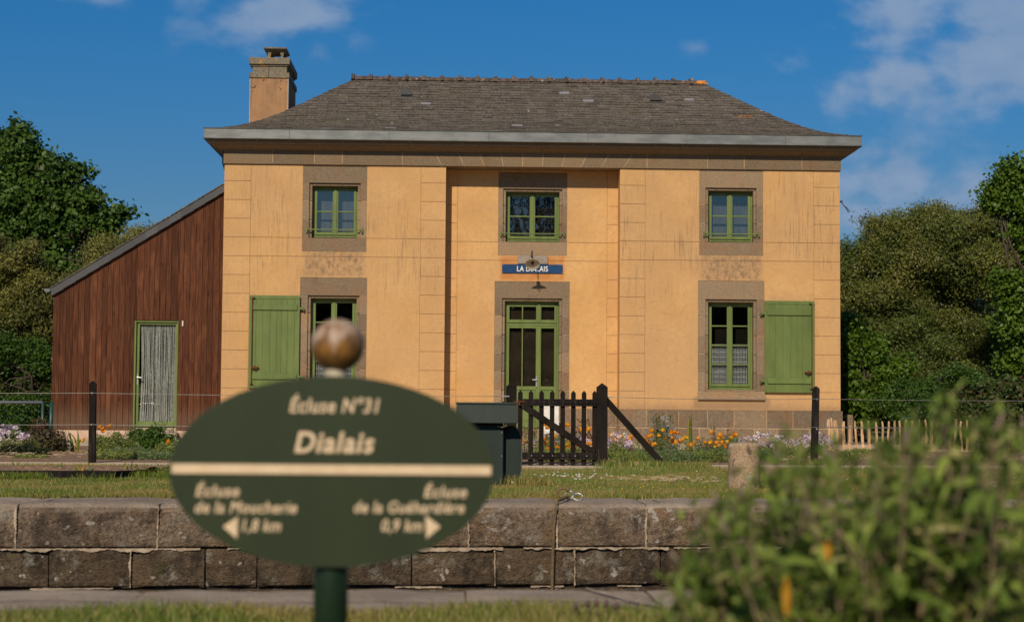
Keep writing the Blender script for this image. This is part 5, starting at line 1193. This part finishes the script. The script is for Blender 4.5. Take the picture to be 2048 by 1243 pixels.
def flower_mesh(kind):
    m = MB()
    if kind == 'poppy':       # cup of four broad petals
        n = 12
        for i, (rr, z) in enumerate(((.004, 0), (.022, .012), (.031, .030), (.034, .044))):
            for k in range(n): a = 2*pi*k/n; w_ = 1+.10*cos(4*a)*(i/3); m.v.append((rr*w_*cos(a), rr*w_*sin(a), z+.004*cos(4*a)*i/3))
        for i in range(3):
            for k in range(n): k2 = (k+1) % n; m.face([i*n+k, i*n+k2, (i+1)*n+k2, (i+1)*n+k], 0)
    else:                     # daisy of narrow rays
        n = 12
        for k in range(n):
            a = 2*pi*k/n; b = len(m.v); c_, s_ = cos(a), sin(a); R_ = .031; m.v += [(0.004*c_, .004*s_, .0), (.02*c_-.006*s_, .02*s_+.006*c_, .003), (R_*c_, R_*s_, -.002), (.02*c_+.006*s_, .02*s_-.006*c_, .003)]; m.face([b, b+1, b+2, b+3], 0)
        b = len(m.v); m.v += [(.007*cos(2*pi*k/8), .007*sin(2*pi*k/8), .005) for k in range(8)]; m.face([b+k for k in range(8)], 1)
    return m
FM = {}
def flower(t, kind, mat, p, s_, tilt_):
    key = (kind, mat); nm = {'poppy': 'poppy_flower', 'daisy': 'daisy_flower'}[kind]
    if key not in FM:
        mb = flower_mesh(kind); o = mb.build(nm, [mat, 'purple_bud'], t, origin=(0, 0, 0)); 
        # vertices were shifted by the parent's origin: put them back at the flower's own centre
        org = ORG[t.name]
        for v_ in o.data.vertices: v_.co = (v_.co[0]+org[0], v_.co[1]+org[1], v_.co[2]+org[2])
        FM[key] = o.data
    else:
        o = bpy.data.objects.new(nm, FM[key]); C.objects.link(o); o.parent = t; ORG[o.name] = ORG[t.name]
    org = ORG[t.name]; o.location = (p[0]-org[0], p[1]-org[1], p[2]-org[2]); o.scale = (s_, s_, s_); o.rotation_euler = (tilt_+random.gauss(0, .25), random.gauss(0, .25), random.uniform(0, 6)); return o
def flower_at(t, kind, mat, px, py, Y, s_=1.0, tilt_=.5):
    p = at(px, py, Y); flower(t, kind, mat, p, s_, tilt_); return p
BZ = -.09
def poppies(label, cx_px, py_base, Y, w_px, plist, seed=0, leafy=1.0, mat='orange_petal', group='clumps of orange poppies'):
    c0 = at(cx_px, py_base, Y); t = thing('poppy_plant', label, 'flowers', (c0[0], Y, BZ), group); wx = w_px/3400*Y/2; top = max(at(px, py, Y)[2] for px, py in plist)
    mound(t, 'foliage', c0[0], Y, BZ, wx, .35, (top-BZ)*.85, int(2600*leafy*max(wx, .3)), .06, 'feather_leaf', .14); stalks(t, 'stem', c0[0], Y, BZ, wx*.5, (top-BZ), int(90*leafy), 'perennial_leaf', .004)
    x0_, x1_ = min(q[0] for q in plist), max(q[0] for q in plist)
    if len(plist) > 7: plist = plist+[(random.uniform(x0_-14, x1_+12), random.uniform(866, 897)) for _ in range(10)]
    for (px, py) in plist: flower_at(t, 'poppy', mat if random.random() > .15 else 'yellow_petal', px, py, Y-.25+random.uniform(-.1, .2), random.uniform(.75, 1.3), .55)
    return t
poppies('low feathery poppy clump with orange cups right of the gate brace', 1310, 890, 25.6, 120, [(1306, 865), (1325, 864), (1315, 873), (1343, 867), (1348, 868), (1303, 875), (1346, 880), (1354, 888), (1358, 884), (1344, 886), (1296, 876), (1292, 878)])
poppies('feathery poppy clump with orange and yellow cups left of the stone bollard', 1400, 895, 25.2, 90, [(1399, 878), (1381, 893), (1424, 887), (1434, 889), (1443, 873), (1441, 877), (1447, 886), (1455, 886), (1450, 891), (1391, 888)])
poppies('feathery poppy clump seen through the gate with orange cups', 1110, 895, 25.4, 110, [(1089, 880), (1095, 889), (1092, 900), (1115, 897), (1120, 899), (1135, 893), (1133, 900), (1048, 883), (1131, 852), (1138, 853), (1089, 851), (1180, 890), (1176, 895), (1098, 857), (1112, 875), (1160, 862), (1178, 861)])
poppies('feathery poppy clump with small orange cups right of the right gate post', 1245, 890, 26.2, 60, [(1247, 873), (1239, 878), (1256, 882), (1262, 884), (1229, 879), (1264, 874), (1236, 885), (1222, 873)])
poppies('sparse poppies with a few orange cups in front of the brown shed', 215, 900, 25.0, 90, [(202, 856), (222, 855), (204, 864), (168, 881), (165, 884), (208, 860)], leafy=.6)
poppies('single orange poppy beside the oval sign, on the left bed', 345, 895, 24.4, 60, [(353, 888), (340, 886)], leafy=.7)
def daisies(label, cx_px, py, Y, w_px, n, y0, y1, x0, x1, mat='lilac_petal', group='drifts of pale lilac daisies', depth=.45):
    c0 = at(cx_px, py, Y); n = int(n*1.25) if n < 70 else n; t = thing('daisy_clump', label, 'flowers', (c0[0], Y, BZ), group); wx = w_px/3400*Y/2; top = at(cx_px, (y0+y1)/2, Y)[2]
    mound(t, 'foliage', c0[0], Y+.1, BZ, wx, depth, (top-BZ)*.98, int(4200*max(wx, .3)), .045, 'dark_leaf' if False else 'perennial_leaf', .25); stalks(t, 'stem', c0[0], Y, BZ, wx*.5, top-BZ, 120, 'perennial_leaf', .004, .6)
    for _ in range(n):
        px = random.uniform(x0, x1); e = 1-abs((px-(x0+x1)/2)/((x1-x0)/2))**2; py_ = y1+(y0-y1)*(e*.75+.25)*random.random()**.8; d = (py_-y0)/(y1-y0); flower_at(t, 'daisy', mat if random.random() > .2 else 'white_petal', px, py_, Y+.25-d*.5, random.uniform(.95, 1.5), .75)
    return t
daisies('large drift of pale lilac daisies behind the stone bollard', 1540, 900, 26.0, 150, 96, 864, 893, 1468, 1595)
daisies('drift of pale lilac daisies right of the bollard, beside the black fence post', 1630, 895, 26.4, 95, 70, 862, 892, 1590, 1668)
daisies('clump of white and lilac daisies right of the right gate post', 1235, 892, 25.5, 60, 34, 858, 896, 1212, 1262)
daisies('clump of white and lilac daisies seen through the gate pales', 1115, 890, 26.2, 100, 46, 862, 884, 1068, 1180)
daisies('clump of pale lilac daisies at the far left by the green barrier', 15, 890, 24.2, 120, 70, 848, 878, -30, 56)
def spiky(label, px, Y, top_px, w_px, n_st, mat='perennial_leaf', leafsize=.05, per=26, name='leafy_plant', flower_mat=None, group=None):
    """upright leafy stems"""
    c0 = at(px, 880, Y); t = thing(name, label, 'plant', (c0[0], Y, BZ), group); wx = w_px/3400*Y/2; top = at(px, top_px, Y)[2]; m = MB(); PP = []
    for _ in range(n_st):
        x = c0[0]+random.uniform(-wx, wx); y = Y+random.gauss(0, .15); hh_ = (top-BZ)*random.uniform(.55, 1.0); e = np.array([x+random.gauss(0, .06), y+random.gauss(0, .05), BZ+hh_]); s0 = np.array([x, y, BZ]); m.tube([s0, (s0+e)/2+np.array([random.gauss(0, .02), 0, 0]), e], [.006, .005, .003], 5)
        for k in range(per): u_ = random.uniform(.15, 1.02); PP.append(s0+(e-s0)*u_+np.array([random.gauss(0, .025), random.gauss(0, .025), random.gauss(0, .01)]))
    m.build('stem', 'stem_brown', t); PP = np.array(PP); N = unit(RNG.normal(size=PP.shape)+np.array([0, 0, .3])); V, Fc = leaf_arrays(PP, N, leafsize*(.6+.8*RNG.random(len(PP))), .32); npmesh('foliage', V, Fc, RNG.random(len(PP)), mat, t); return t
def perennial(label, px, Y, h_px_top, w_px, n, mat='perennial_leaf', size=.07, aspect=.28, name='leafy_plant', cat='plant', stem=60, group=None, depth=.35):
    c0 = at(px, 880, Y); t = thing(name, label, cat, (c0[0], Y, BZ), group); wx = w_px/3400*Y/2; top = at(px, h_px_top, Y)[2]
    mound(t, 'foliage', c0[0], Y, BZ, wx, depth, top-BZ, n, size, mat, aspect); 
    if stem:
        m = MB()
        for _ in range(stem//4):
            x = c0[0]+random.gauss(0, wx*.4); y = Y+random.gauss(0, .12); hh_ = (top-BZ)*random.uniform(.7, 1.12); m.tube([(x, y, BZ), (x+random.uniform(-.05, .05), y, BZ+hh_*.5), (x+random.uniform(-.12, .12), y, BZ+hh_)], [.006, .005, .003], 5)
        m.build('stem', 'stem_brown', t)
    return t
for (lab, px, Y_, tp, w_, n_, mt) in (
    ('fresh green edging tuft at the foot of the gate brace', 1270, 22.9, 905, 110, 2200, 'perennial_leaf'), ('fine feathery edging tuft between the gate brace and the bollard', 1350, 22.7, 903, 130, 2600, 'feather_leaf'),
    ('bushy green edging tuft just left of the bollard', 1425, 22.8, 900, 110, 2400, 'perennial_leaf'), ('leafy green edging tuft just right of the bollard', 1530, 23.0, 900, 90, 1900, 'feather_leaf'),
    ('low edging tuft seen through the middle of the gate', 1130, 22.6, 905, 150, 2600, 'perennial_leaf'), ('grassy edging tuft right beside the slim black post at the left', 235, 22.3, 900, 110, 2200, 'perennial_leaf'),
    ('grassy edging tuft beside the oval sign at the left', 320, 22.3, 902, 110, 2200, 'feather_leaf'), ('small weedy tuft at the far left of the path', 60, 22.6, 908, 70, 900, 'perennial_leaf'),
    ('small weedy tuft right of the black post by the green shutter', 1690, 24.0, 898, 80, 1200, 'perennial_leaf')):
    perennial(lab, px, Y_, tp, w_, n_, mt, .05, .2, stem=0)
LG = 'mixed leafy perennials in the garden bed'
perennial('broad green leafy clump in front of the shed doorstep', 300, 25.5, 852, 120, 3400, 'shrub_leaf', .075)
perennial('low bushy green clump in front of the shed, just right of the black post', 225, 24.6, 868, 110, 2800, 'perennial_leaf', .06)
perennial('low weedy tangle at the right end of the left bed beside the oval sign', 345, 24.0, 884, 90, 2200, 'perennial_leaf', .06)
perennial('grassy green clump low at the front of the left bed', 262, 23.4, 892, 120, 2400, 'feather_leaf', .06, .12)
spiky('tall stems with faded seed heads in front of the shed door', 322, 26, 838, 50, 9, 'shrub_leaf')
spiky('slender rose stems with sparse leaves left of the shed door', 243, 26.5, 842, 60, 9, 'perennial_leaf', per=16)
perennial('dark red leaved rose bush beside the green barrier', 80, 25.6, 838, 60, 1500, 'red_leaf', .07, .5)
spiky('reddish upright shrub shoots at the left corner of the shed', 118, 25.2, 852, 46, 10, 'red_leaf', .07, 30)
perennial('dark green rose foliage under the red leaved bush', 85, 25.0, 862, 90, 2000, 'ivy_leaf', .06, .5)
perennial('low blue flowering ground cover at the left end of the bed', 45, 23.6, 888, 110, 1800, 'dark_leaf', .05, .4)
perennial('silvery grey leaved bush against the granite base course', 1325, 28.5, 832, 66, 2600, 'silver_leaf', .06, .22)
spiky('yellow green upright sprigs in the middle of the silvery bush', 1322, 27.9, 826, 30, 16, 'strap_leaf', .06, 26)
perennial('second smaller silvery bush behind the pale daisies', 1630, 28.6, 862, 50, 900, 'silver_leaf', .05, .22)
perennial('low grey green bush behind the bollard at the foot of the wall', 1462, 28, 868, 60, 1200, 'feather_leaf', .06, .2)
spiky('thin dark leaved stems against the granite base course', 1440, 28.6, 840, 26, 5, 'ivy_leaf', .05, 18)
spiky('reddish brown leaved stems seen through the right side of the gate', 1160, 27.5, 836, 70, 12, 'red_leaf', .07, 20)
spiky('pale yellow green sprigs seen through the left side of the gate', 1055, 26.5, 850, 40, 12, 'perennial_leaf', .05, 30)
perennial('low green foliage at the foot of the right gate post', 1235, 23.6, 896, 90, 2200, 'perennial_leaf', .06)
perennial('feathery green edging left of the bollard', 1330, 23.8, 898, 160, 4200, 'feather_leaf', .06, .14)
perennial('feathery blue green edging directly behind the bollard', 1430, 24.0, 894, 110, 3200, 'feather_leaf', .06, .14)
perennial('low green edging seen through the gate pales', 1120, 23.8, 898, 160, 3400, 'perennial_leaf', .06, .2)
perennial('reddish low seedheads in the bed beside the poppies', 1420, 26.5, 878, 70, 1100, 'red_leaf', .05, .2)
perennial('dark green daisy foliage beside the black fence post', 1560, 24.6, 896, 110, 1900, 'perennial_leaf', .05, .2)
perennial('dark red leaved clump at the foot of the ivy hedge', 1995, 28.5, 862, 80, 1800, 'red_leaf', .09, .5)
perennial('low green clump under the split paling with a few pink blooms', 1755, 27.0, 896, 150, 2200, 'perennial_leaf', .06, .2)
def straps(label, px, Y, top_px, n, w_=.03, lean=.3, name='iris_plant', mat='strap_leaf', z=BZ, sp=.03):
    c0 = at(px, 900, Y); t = thing(name, label, 'plant', (c0[0], Y, z), 'clumps of long strap shaped leaves'); top = at(px, top_px, Y)[2]; 
    for _ in range(n):
        m = MB(); a = random.uniform(0, 2*pi); L = (top-z)*random.uniform(.75, 1.1); x, y = c0[0]+random.gauss(0, sp), Y+random.gauss(0, sp); ld = random.uniform(-lean, lean); b = 0; r = random.random(); k = 8
        for i in range(k+1):
            u_ = i/k; p = (x+ld*L*u_**2.2, y+.1*L*u_*sin(a), z+L*(u_-(.55*abs(ld)/max(lean, .01))*u_**4*(lean > .4))); ww = w_*(1-u_**2)*.5+.001; m.v += [(p[0]-ww, p[1], p[2]), (p[0], p[1]+ww*.4, p[2]), (p[0]+ww, p[1], p[2])]
        for i in range(k):
            for j in range(2): m.face([i*3+j, i*3+j+1, i*3+3+j+1, i*3+3+j], 0, r)
        m.build('leaf', mat, t)
    return t
straps('tall upright sword shaped green leaves against the granite base course', 1374, 26.8, 824, 5, .05, .06)
straps('arching strap leaves with yellow tips at the front of the raised bed', 165, 15.5, 915, 7, .022, .9, 'daylily_plant', z=-.03)
straps('shorter strap leaves in the middle of the raised bed', 118, 15.9, 922, 8, .018, .7, 'daylily_plant', z=-.03)
straps('yellowing strap leaves at the right end of the raised bed', 258, 15.7, 918, 8, .018, .7, 'daylily_plant', z=-.03)
straps('thin upright strap leaves at the left end of the raised bed', 38, 16.2, 912, 9, .010, .5, 'daylily_plant', z=-.04)
straps('curling pale strap leaves in the left garden bed beside the shed', 150, 25.4, 852, 6, .035, .8, 'daylily_plant')
# bank flowers: small purple spikes in the near grass
bf = thing('purple_wildflower', 'row of small dark purple flower spikes in the near grass at the lower edge', 'flowers', (.33, 4.9, -.01))
m = MB()
for px in (1152, 1176, 1193, 1213, 1232):
    p = at(px, 1212, 4.86); m.tube([(p[0], p[1], -.01), (p[0], p[1], p[2]+.005)], .0035, 5)
m.build('stem', 'stem_brown', bf)
for px in (1152, 1176, 1193, 1213, 1232):
    p = at(px, 1211+random.uniform(-7, 5), 4.86); m = MB(); m.lathe([(.001, p[2]-.014), (.006, p[2]-.008), (.007, p[2]+.002), (.004, p[2]+.010), (.001, p[2]+.013)], p[0], p[1], 8); m.build('flower_spike', 'purple_bud', bf, smooth=True)

# ================================================================== TREES
def B(px, py, rpx, rpy, Y, ry=None):
    p = at(px, py, Y); return (p[0], p[1], p[2], rpx*Y/3400, ry or rpx*Y/3400*.8, rpy*Y/3400)
Y = 52
tree('oak_tree', 'tall dark green oak rising above the olive shrubs at the far left', 'tree', at(60, 800, Y)[0], Y, -.3, at(60, 250, Y)[2],
     [B(40, 300, 50, 45, Y), B(0, 350, 60, 60, Y), B(100, 345, 60, 45, Y), B(60, 400, 80, 55, Y), B(150, 400, 55, 40, Y), B(190, 430, 42, 32, Y), B(110, 455, 90, 45, Y), B(30, 470, 70, 50, Y), B(160, 350, 30, 25, Y), B(225, 425, 30, 14, Y), B(205, 460, 40, 26, Y), B(-60, 400, 80, 110, Y), B(40, 262, 16, 18, Y), B(250, 428, 20, 8, Y), B(100, 560, 100, 90, Y), B(-20, 600, 90, 100, Y)],
     'oak_leaf', 1150, 40, .17, .15, .26, shell=.35, aspect=.75, limbs=34)
Y = 41
tree('willow_bush', 'broad olive green willow behind the left roof slope of the shed', 'tree', at(270, 800, Y)[0], Y, -.3, at(230, 450, Y)[2],
     [B(250, 520, 90, 62, Y), B(180, 560, 90, 70, Y), B(330, 500, 75, 45, Y), B(390, 500, 60, 45, Y), B(240, 620, 120, 90, Y), B(190, 700, 110, 90, Y), B(110, 640, 60, 60, Y), B(300, 480, 60, 30, Y)], 'willow_leaf', 2600, 62, .12, .066, .18, aspect=.42, shell=.35, lumps=14)
tree('willow_bush', 'olive brown willow bush at the far left edge beside the shed', 'tree', at(20, 800, 39)[0], 39, -.3, at(20, 480, 39)[2],
     [B(20, 540, 70, 62, 39), B(-30, 520, 70, 50, 39), B(60, 620, 60, 60, 39), B(10, 650, 80, 80, 39), B(70, 700, 50, 70, 39), B(20, 760, 80, 70, 39), B(90, 640, 36, 50, 39), B(70, 790, 50, 40, 39)], 'willow_leaf', 2600, 62, .12, .066, .18, aspect=.42, shell=.35, lumps=14)
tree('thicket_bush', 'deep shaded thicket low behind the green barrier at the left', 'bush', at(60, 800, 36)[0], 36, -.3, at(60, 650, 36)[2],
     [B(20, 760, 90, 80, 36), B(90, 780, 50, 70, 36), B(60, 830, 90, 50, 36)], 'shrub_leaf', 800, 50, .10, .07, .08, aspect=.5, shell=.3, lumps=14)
Y = 46
tree('sallow_tree', 'huge rounded olive green sallow filling the right side beyond the house', 'tree', at(1860, 800, Y)[0], Y, -.3, at(1860, 405, Y)[2],
     [B(1860, 500, 130, 85, Y), B(1760, 560, 100, 90, Y), B(1960, 520, 110, 85, Y), B(1880, 450, 70, 40, Y), B(1950, 450, 50, 34, Y), B(1720, 520, 60, 42, Y), B(1780, 480, 70, 40, Y), B(1690, 600, 50, 90, Y), B(1850, 620, 150, 90, Y), B(1970, 640, 120, 90, Y), B(1760, 680, 120, 90, Y), B(1900, 720, 150, 80, Y), B(1800, 470, 50, 34, Y)], 'sallow_leaf', 5200, 62, .15, .072, .22, aspect=.45, shell=.35, lumps=16)
Y = 40
tree('maple_tree', 'bright green maple reaching in at the right edge above the sallow', 'tree', at(2080, 800, Y)[0], Y, -.3, at(2060, 320, Y)[2],
     [B(2030, 355, 34, 32, Y), B(2000, 400, 36, 30, Y), B(2050, 420, 50, 45, Y), B(2085, 370, 50, 60, Y), B(2030, 465, 30, 16, Y), B(2090, 480, 50, 60, Y), B(1985, 370, 10, 8, Y), B(2028, 322, 12, 10, Y), B(2040, 580, 40, 34, Y), B(2030, 640, 42, 40, Y), B(2060, 720, 50, 50, Y), B(2010, 560, 24, 14, Y)], 'bright_leaf', 720, 40, .15, .10, .09, aspect=.75, shell=.25)
Y = 38.5
tree('elder_bush', 'bright green bush close to the right gable of the house', 'bush', at(1720, 830, Y)[0], Y, -.3, at(1720, 640, Y)[2],
     [B(1710, 700, 55, 50, Y), B(1760, 760, 60, 50, Y), B(1700, 790, 60, 50, Y), B(1780, 800, 70, 40, Y), B(1720, 830, 80, 40, Y), B(1690, 660, 30, 30, Y)], 'bright_leaf', 700, 46, .11, .095, .08, aspect=.6, shell=.3, lumps=12)
tree('thicket_bush', 'dark shaded thicket behind the split paling at the right', 'bush', at(1860, 830, 37)[0], 37, -.3, at(1860, 740, 37)[2],
     [B(1840, 800, 80, 50, 37), B(1900, 790, 70, 50, 37), B(1880, 850, 110, 40, 37)], 'shrub_leaf', 800, 50, .10, .07, .08, aspect=.5, shell=.3, lumps=14)
t = thing('ivy_hedge', 'low dense ivy covered hedge at the lower right behind the leafy shrub', 'hedge', (at(2000, 850, 30.5)[0], 30.5, -.1))
crown('foliage', [B(1990, 820, 80, 50, 30.5), B(2060, 830, 80, 65, 30.5), B(1930, 830, 40, 50, 30.5), B(2020, 780, 60, 14, 30.5), B(1980, 870, 90, 30, 30.5)], 'ivy_leaf', 900, 44, .08, .075, t, .75, .45)
m = MB()
for _ in range(24): p = at(random.uniform(1920, 2080), random.uniform(790, 860), 30.2); m.tube([(p[0], 30.4, -.1), (p[0]+random.uniform(-.2, .2), 30.3, p[2]), (p[0]+random.uniform(-.5, .5), 30.0, p[2]+.12)], [.02, .012, .004], 5)
m.build('stem', 'bark', t)
# belt of trees further back, closing the gaps
for i, (px, Yb, top) in enumerate([(-60, 64, 560), (160, 66, 560), (380, 62, 575), (1700, 62, 560), (1880, 66, 560), (2080, 60, 520)]):
    lab = ['dark tree far behind the left edge bushes', 'dark tree far behind the oak', 'dark tree far behind the shed roof', 'dark tree far behind the right gable', 'dark tree far behind the middle of the sallow', 'dark tree far behind the right edge maple'][i]
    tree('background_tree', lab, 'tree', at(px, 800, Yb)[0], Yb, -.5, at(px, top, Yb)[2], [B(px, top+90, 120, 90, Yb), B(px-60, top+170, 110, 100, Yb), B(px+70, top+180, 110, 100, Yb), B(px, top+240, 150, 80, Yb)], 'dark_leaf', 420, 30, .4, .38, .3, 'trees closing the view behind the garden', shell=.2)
# trees on the photographer's side, mirrored in the panes
def bare(x, y, h, lab, n=7, seed=1):
    rs = random.Random(seed); t = thing('bare_tree', lab, 'tree', (x, y, 0), 'bare trees on the towpath side'); m = MB()
    def br(p, d, L, r, lv):
        q = p+d*L*.5+np.array([rs.uniform(-.08, .08)*L for _ in range(3)]); e = p+d*L; m.tube([p, q, e], [r, r*.8, r*.6], 5 if lv else 8)
        if lv >= 5: return
        for _ in range(3 if lv < 4 else 2):
            dd = d+np.array([rs.uniform(-.75, .75), rs.uniform(-.75, .75), rs.uniform(-.25, .5)]); dd /= np.linalg.norm(dd); br(q if rs.random() < .35 else e, dd, L*rs.uniform(.62, .85), r*.56, lv+1)
    br(np.array([x, y, 0.0]), np.array([0, 0, 1.0]), h*.34, h*.022, 0); m.build('branches', 'bark', t, smooth=True)
bare(3.6, -21, 15, 'bare branched tree behind the camera, mirrored in the middle upstairs window', seed=3)
bare(6.5, -27, 15, 'bare branched tree behind the camera to the right', seed=5)
tree('towpath_tree', 'leafy tree behind the camera, mirrored in the left upstairs window', 'tree', -5.4, -24, 0, 11, [(-5.2, -24, 8.6, 2.0, 2, 1.6), (-6.2, -24, 7.6, 1.6, 2, 1.4), (-4.6, -24, 7.2, 1.4, 2, 1.4)], 'oak_leaf', 160, 40, .25, .22, .2, shell=.2)
for i, x in enumerate((-34, -25, -17, -9, -2, 5, 12, 20, 29, 38)):
    t = tree('towpath_hedge', 'dense dark bush %s behind the camera' % ['at the far left end of the row', 'second from the left end', 'third from the left end', 'left of the leafy tree', 'just left of the bare tree', 'just right of the bare tree', 'fourth from the right end', 'third from the right end', 'second from the right end', 'at the far right end of the row'][i], 'bush', x, -33, 0, 7, [(x, -33, 3.6, 5.2, 3, 4.0), (x+2, -33, 6.2, 3.4, 2.5, 2.6), (x-3, -33, 5.9, 3.4, 2.5, 2.6)], 'shrub_leaf', 260, 30, .4, .55, .2, 'bushes lining the towpath', shell=.3, limbs=6)

# ================================================================== FOREGROUND SHRUB
fb = thing('leafy_shrub', 'large out of focus green leafy shrub with faded mauve buds in the right foreground', 'shrub', (.62, 2.55, 0))
outline = [(1345, 1185), (1370, 1140), (1400, 1050), (1440, 1060), (1480, 1010), (1530, 965), (1600, 975), (1650, 930), (1700, 920), (1740, 935), (1790, 890), (1850, 860), (1890, 815), (1930, 870), (1985, 880), (2030, 925), (2080, 900), (2150, 880)]
stem = MB(); BUD = []; LP, LN, LL, LW = [], [], [], []; LT = []
def addleaf(p, d, L, wd):
    LP.append(p); LT.append(d); LL.append(L); LW.append(wd)
for it in range(200):
    j = random.random()*(len(outline)-1); k = int(j); fr_ = j-k; px = outline[k][0]+(outline[k+1][0]-outline[k][0])*fr_; py = outline[k][1]+(outline[k+1][1]-outline[k][1])*fr_
    dy = random.uniform(-38, 45) if it < 75 else 25+random.random()**.9*(1290-py)
    if it < 22: px, py, dy = random.choice([(1890, 805), (1893, 850), (1840, 860), (1985, 862), (1480, 1000), (1650, 925), (1782, 880), (1550, 960), (2035, 890), (1410, 1050)])+(random.uniform(-6, 30),)
    dep = random.uniform(2.15, 2.95)
    tip = at(px+random.gauss(0, 6 if it < 22 else 16), py+dy, dep); base = np.array([.62+(tip[0]-.62)*.55+random.gauss(0, .06), 2.55+(tip[1]-2.55)*.5, 0.0]); bend = (tip-base)*.5+base+np.array([random.gauss(0, .03), random.gauss(0, .02), .03])
    thick = random.uniform(.7, 1.6); stem.tube([base, bend, tip], [.0034*thick, .0026*thick, .0013], 5); dr = tip-bend; Ls = np.linalg.norm(dr); dr /= Ls
    nn_ = 9; a0 = random.uniform(0, pi)
    for q in range(nn_):
        u_ = (q+.3*random.random())/(nn_-.7); p = bend+(tip-bend)*u_; a0 += 1.4
        for w_ in range(2 if q < nn_-2 else 4):
            a = a0+w_*pi*(1 if q < nn_-2 else .5)+random.gauss(0, .25); side = np.array([cos(a), sin(a), 0]); young = u_ > .78
            dd = side*(.9 if not young else .45)+np.array([0, 0, random.uniform(-.9, .35) if not young else random.uniform(.3, 1.1)]); dd /= np.linalg.norm(dd)
            addleaf(p, dd, random.uniform(.045, .080) if not young else random.uniform(.020, .042), random.uniform(.010, .018) if not young else random.uniform(.006, .011))
        # short side spray in the leaf axil
        if random.random() < .5:
            a = a0+random.uniform(-.6, .6); sd_ = np.array([cos(a)*.5, sin(a)*.5, .8]); e = p+sd_*random.uniform(.02, .05); stem.tube([p, e], [.0010, .0007], 4)
            for _ in range(4): a = random.uniform(0, 2*pi); dd = np.array([cos(a)*.6, sin(a)*.6, random.uniform(.2, 1)]); dd /= np.linalg.norm(dd); addleaf(e, dd, random.uniform(.015, .034), random.uniform(.005, .009))
    if it < 60 and random.random() < .3:
        e = tip+dr*.035; buds = MB(); buds.tube([tip, tip+dr*.014, e], [.003, .0045, .0016], 6); BUD.append(buds)
LP, LT, LL, LW = np.array(LP), unit(np.array(LT)), np.array(LL)[:, None], np.array(LW)[:, None]
side = unit(np.cross(LT, RNG.normal(size=LT.shape)*.35+np.array([0, 0, 1]))); nrm_ = np.cross(side, LT)
V = np.stack([LP, LP+LT*LL*.35+side*LW*.5+nrm_*LW*.18, LP+LT*LL*.72+side*LW*.42+nrm_*LW*.05, LP+LT*LL-nrm_*LL*.10, LP+LT*LL*.72-side*LW*.42+nrm_*LW*.05, LP+LT*LL*.35-side*LW*.5+nrm_*LW*.18, LP+LT*LL*.4-nrm_*LW*.05], 1).reshape(-1, 3)
i = np.arange(len(LP))[:, None]*7; Fq = np.concatenate([i+np.array([[0, 1, 2, 6]]), i+np.array([[6, 2, 3, 4]]), i+np.array([[0, 6, 4, 5]])], 0); r_ = RNG.random(len(LP))
stem.build('stem', 'stem_brown', fb, smooth=True); npmesh('foliage', V, Fq, np.concatenate([r_, r_, r_]), 'bush_leaf', fb)
for q in BUD: q.build('bud', 'mauve_bud', fb, smooth=True)
for (px, py, dd_) in ((1655, 1100, 2.15), (1573, 1190, 2.1)):
    p = at(px, py, dd_); m = MB(); L = .055*(1 if px < 1600 else .5); b = 0; m.v += [tuple(p+np.array(q)) for q in ((0, 0, L*.5), (.0055, .002, .004), (.004, 0, -L*.3), (0, -.003, -L*.5), (-.004, 0, -L*.3), (-.0055, .002, .004))]; m.face([0, 1, 2, 3, 4, 5], 0); m.build('yellow_leaf', 'yellow_leaf', fb)
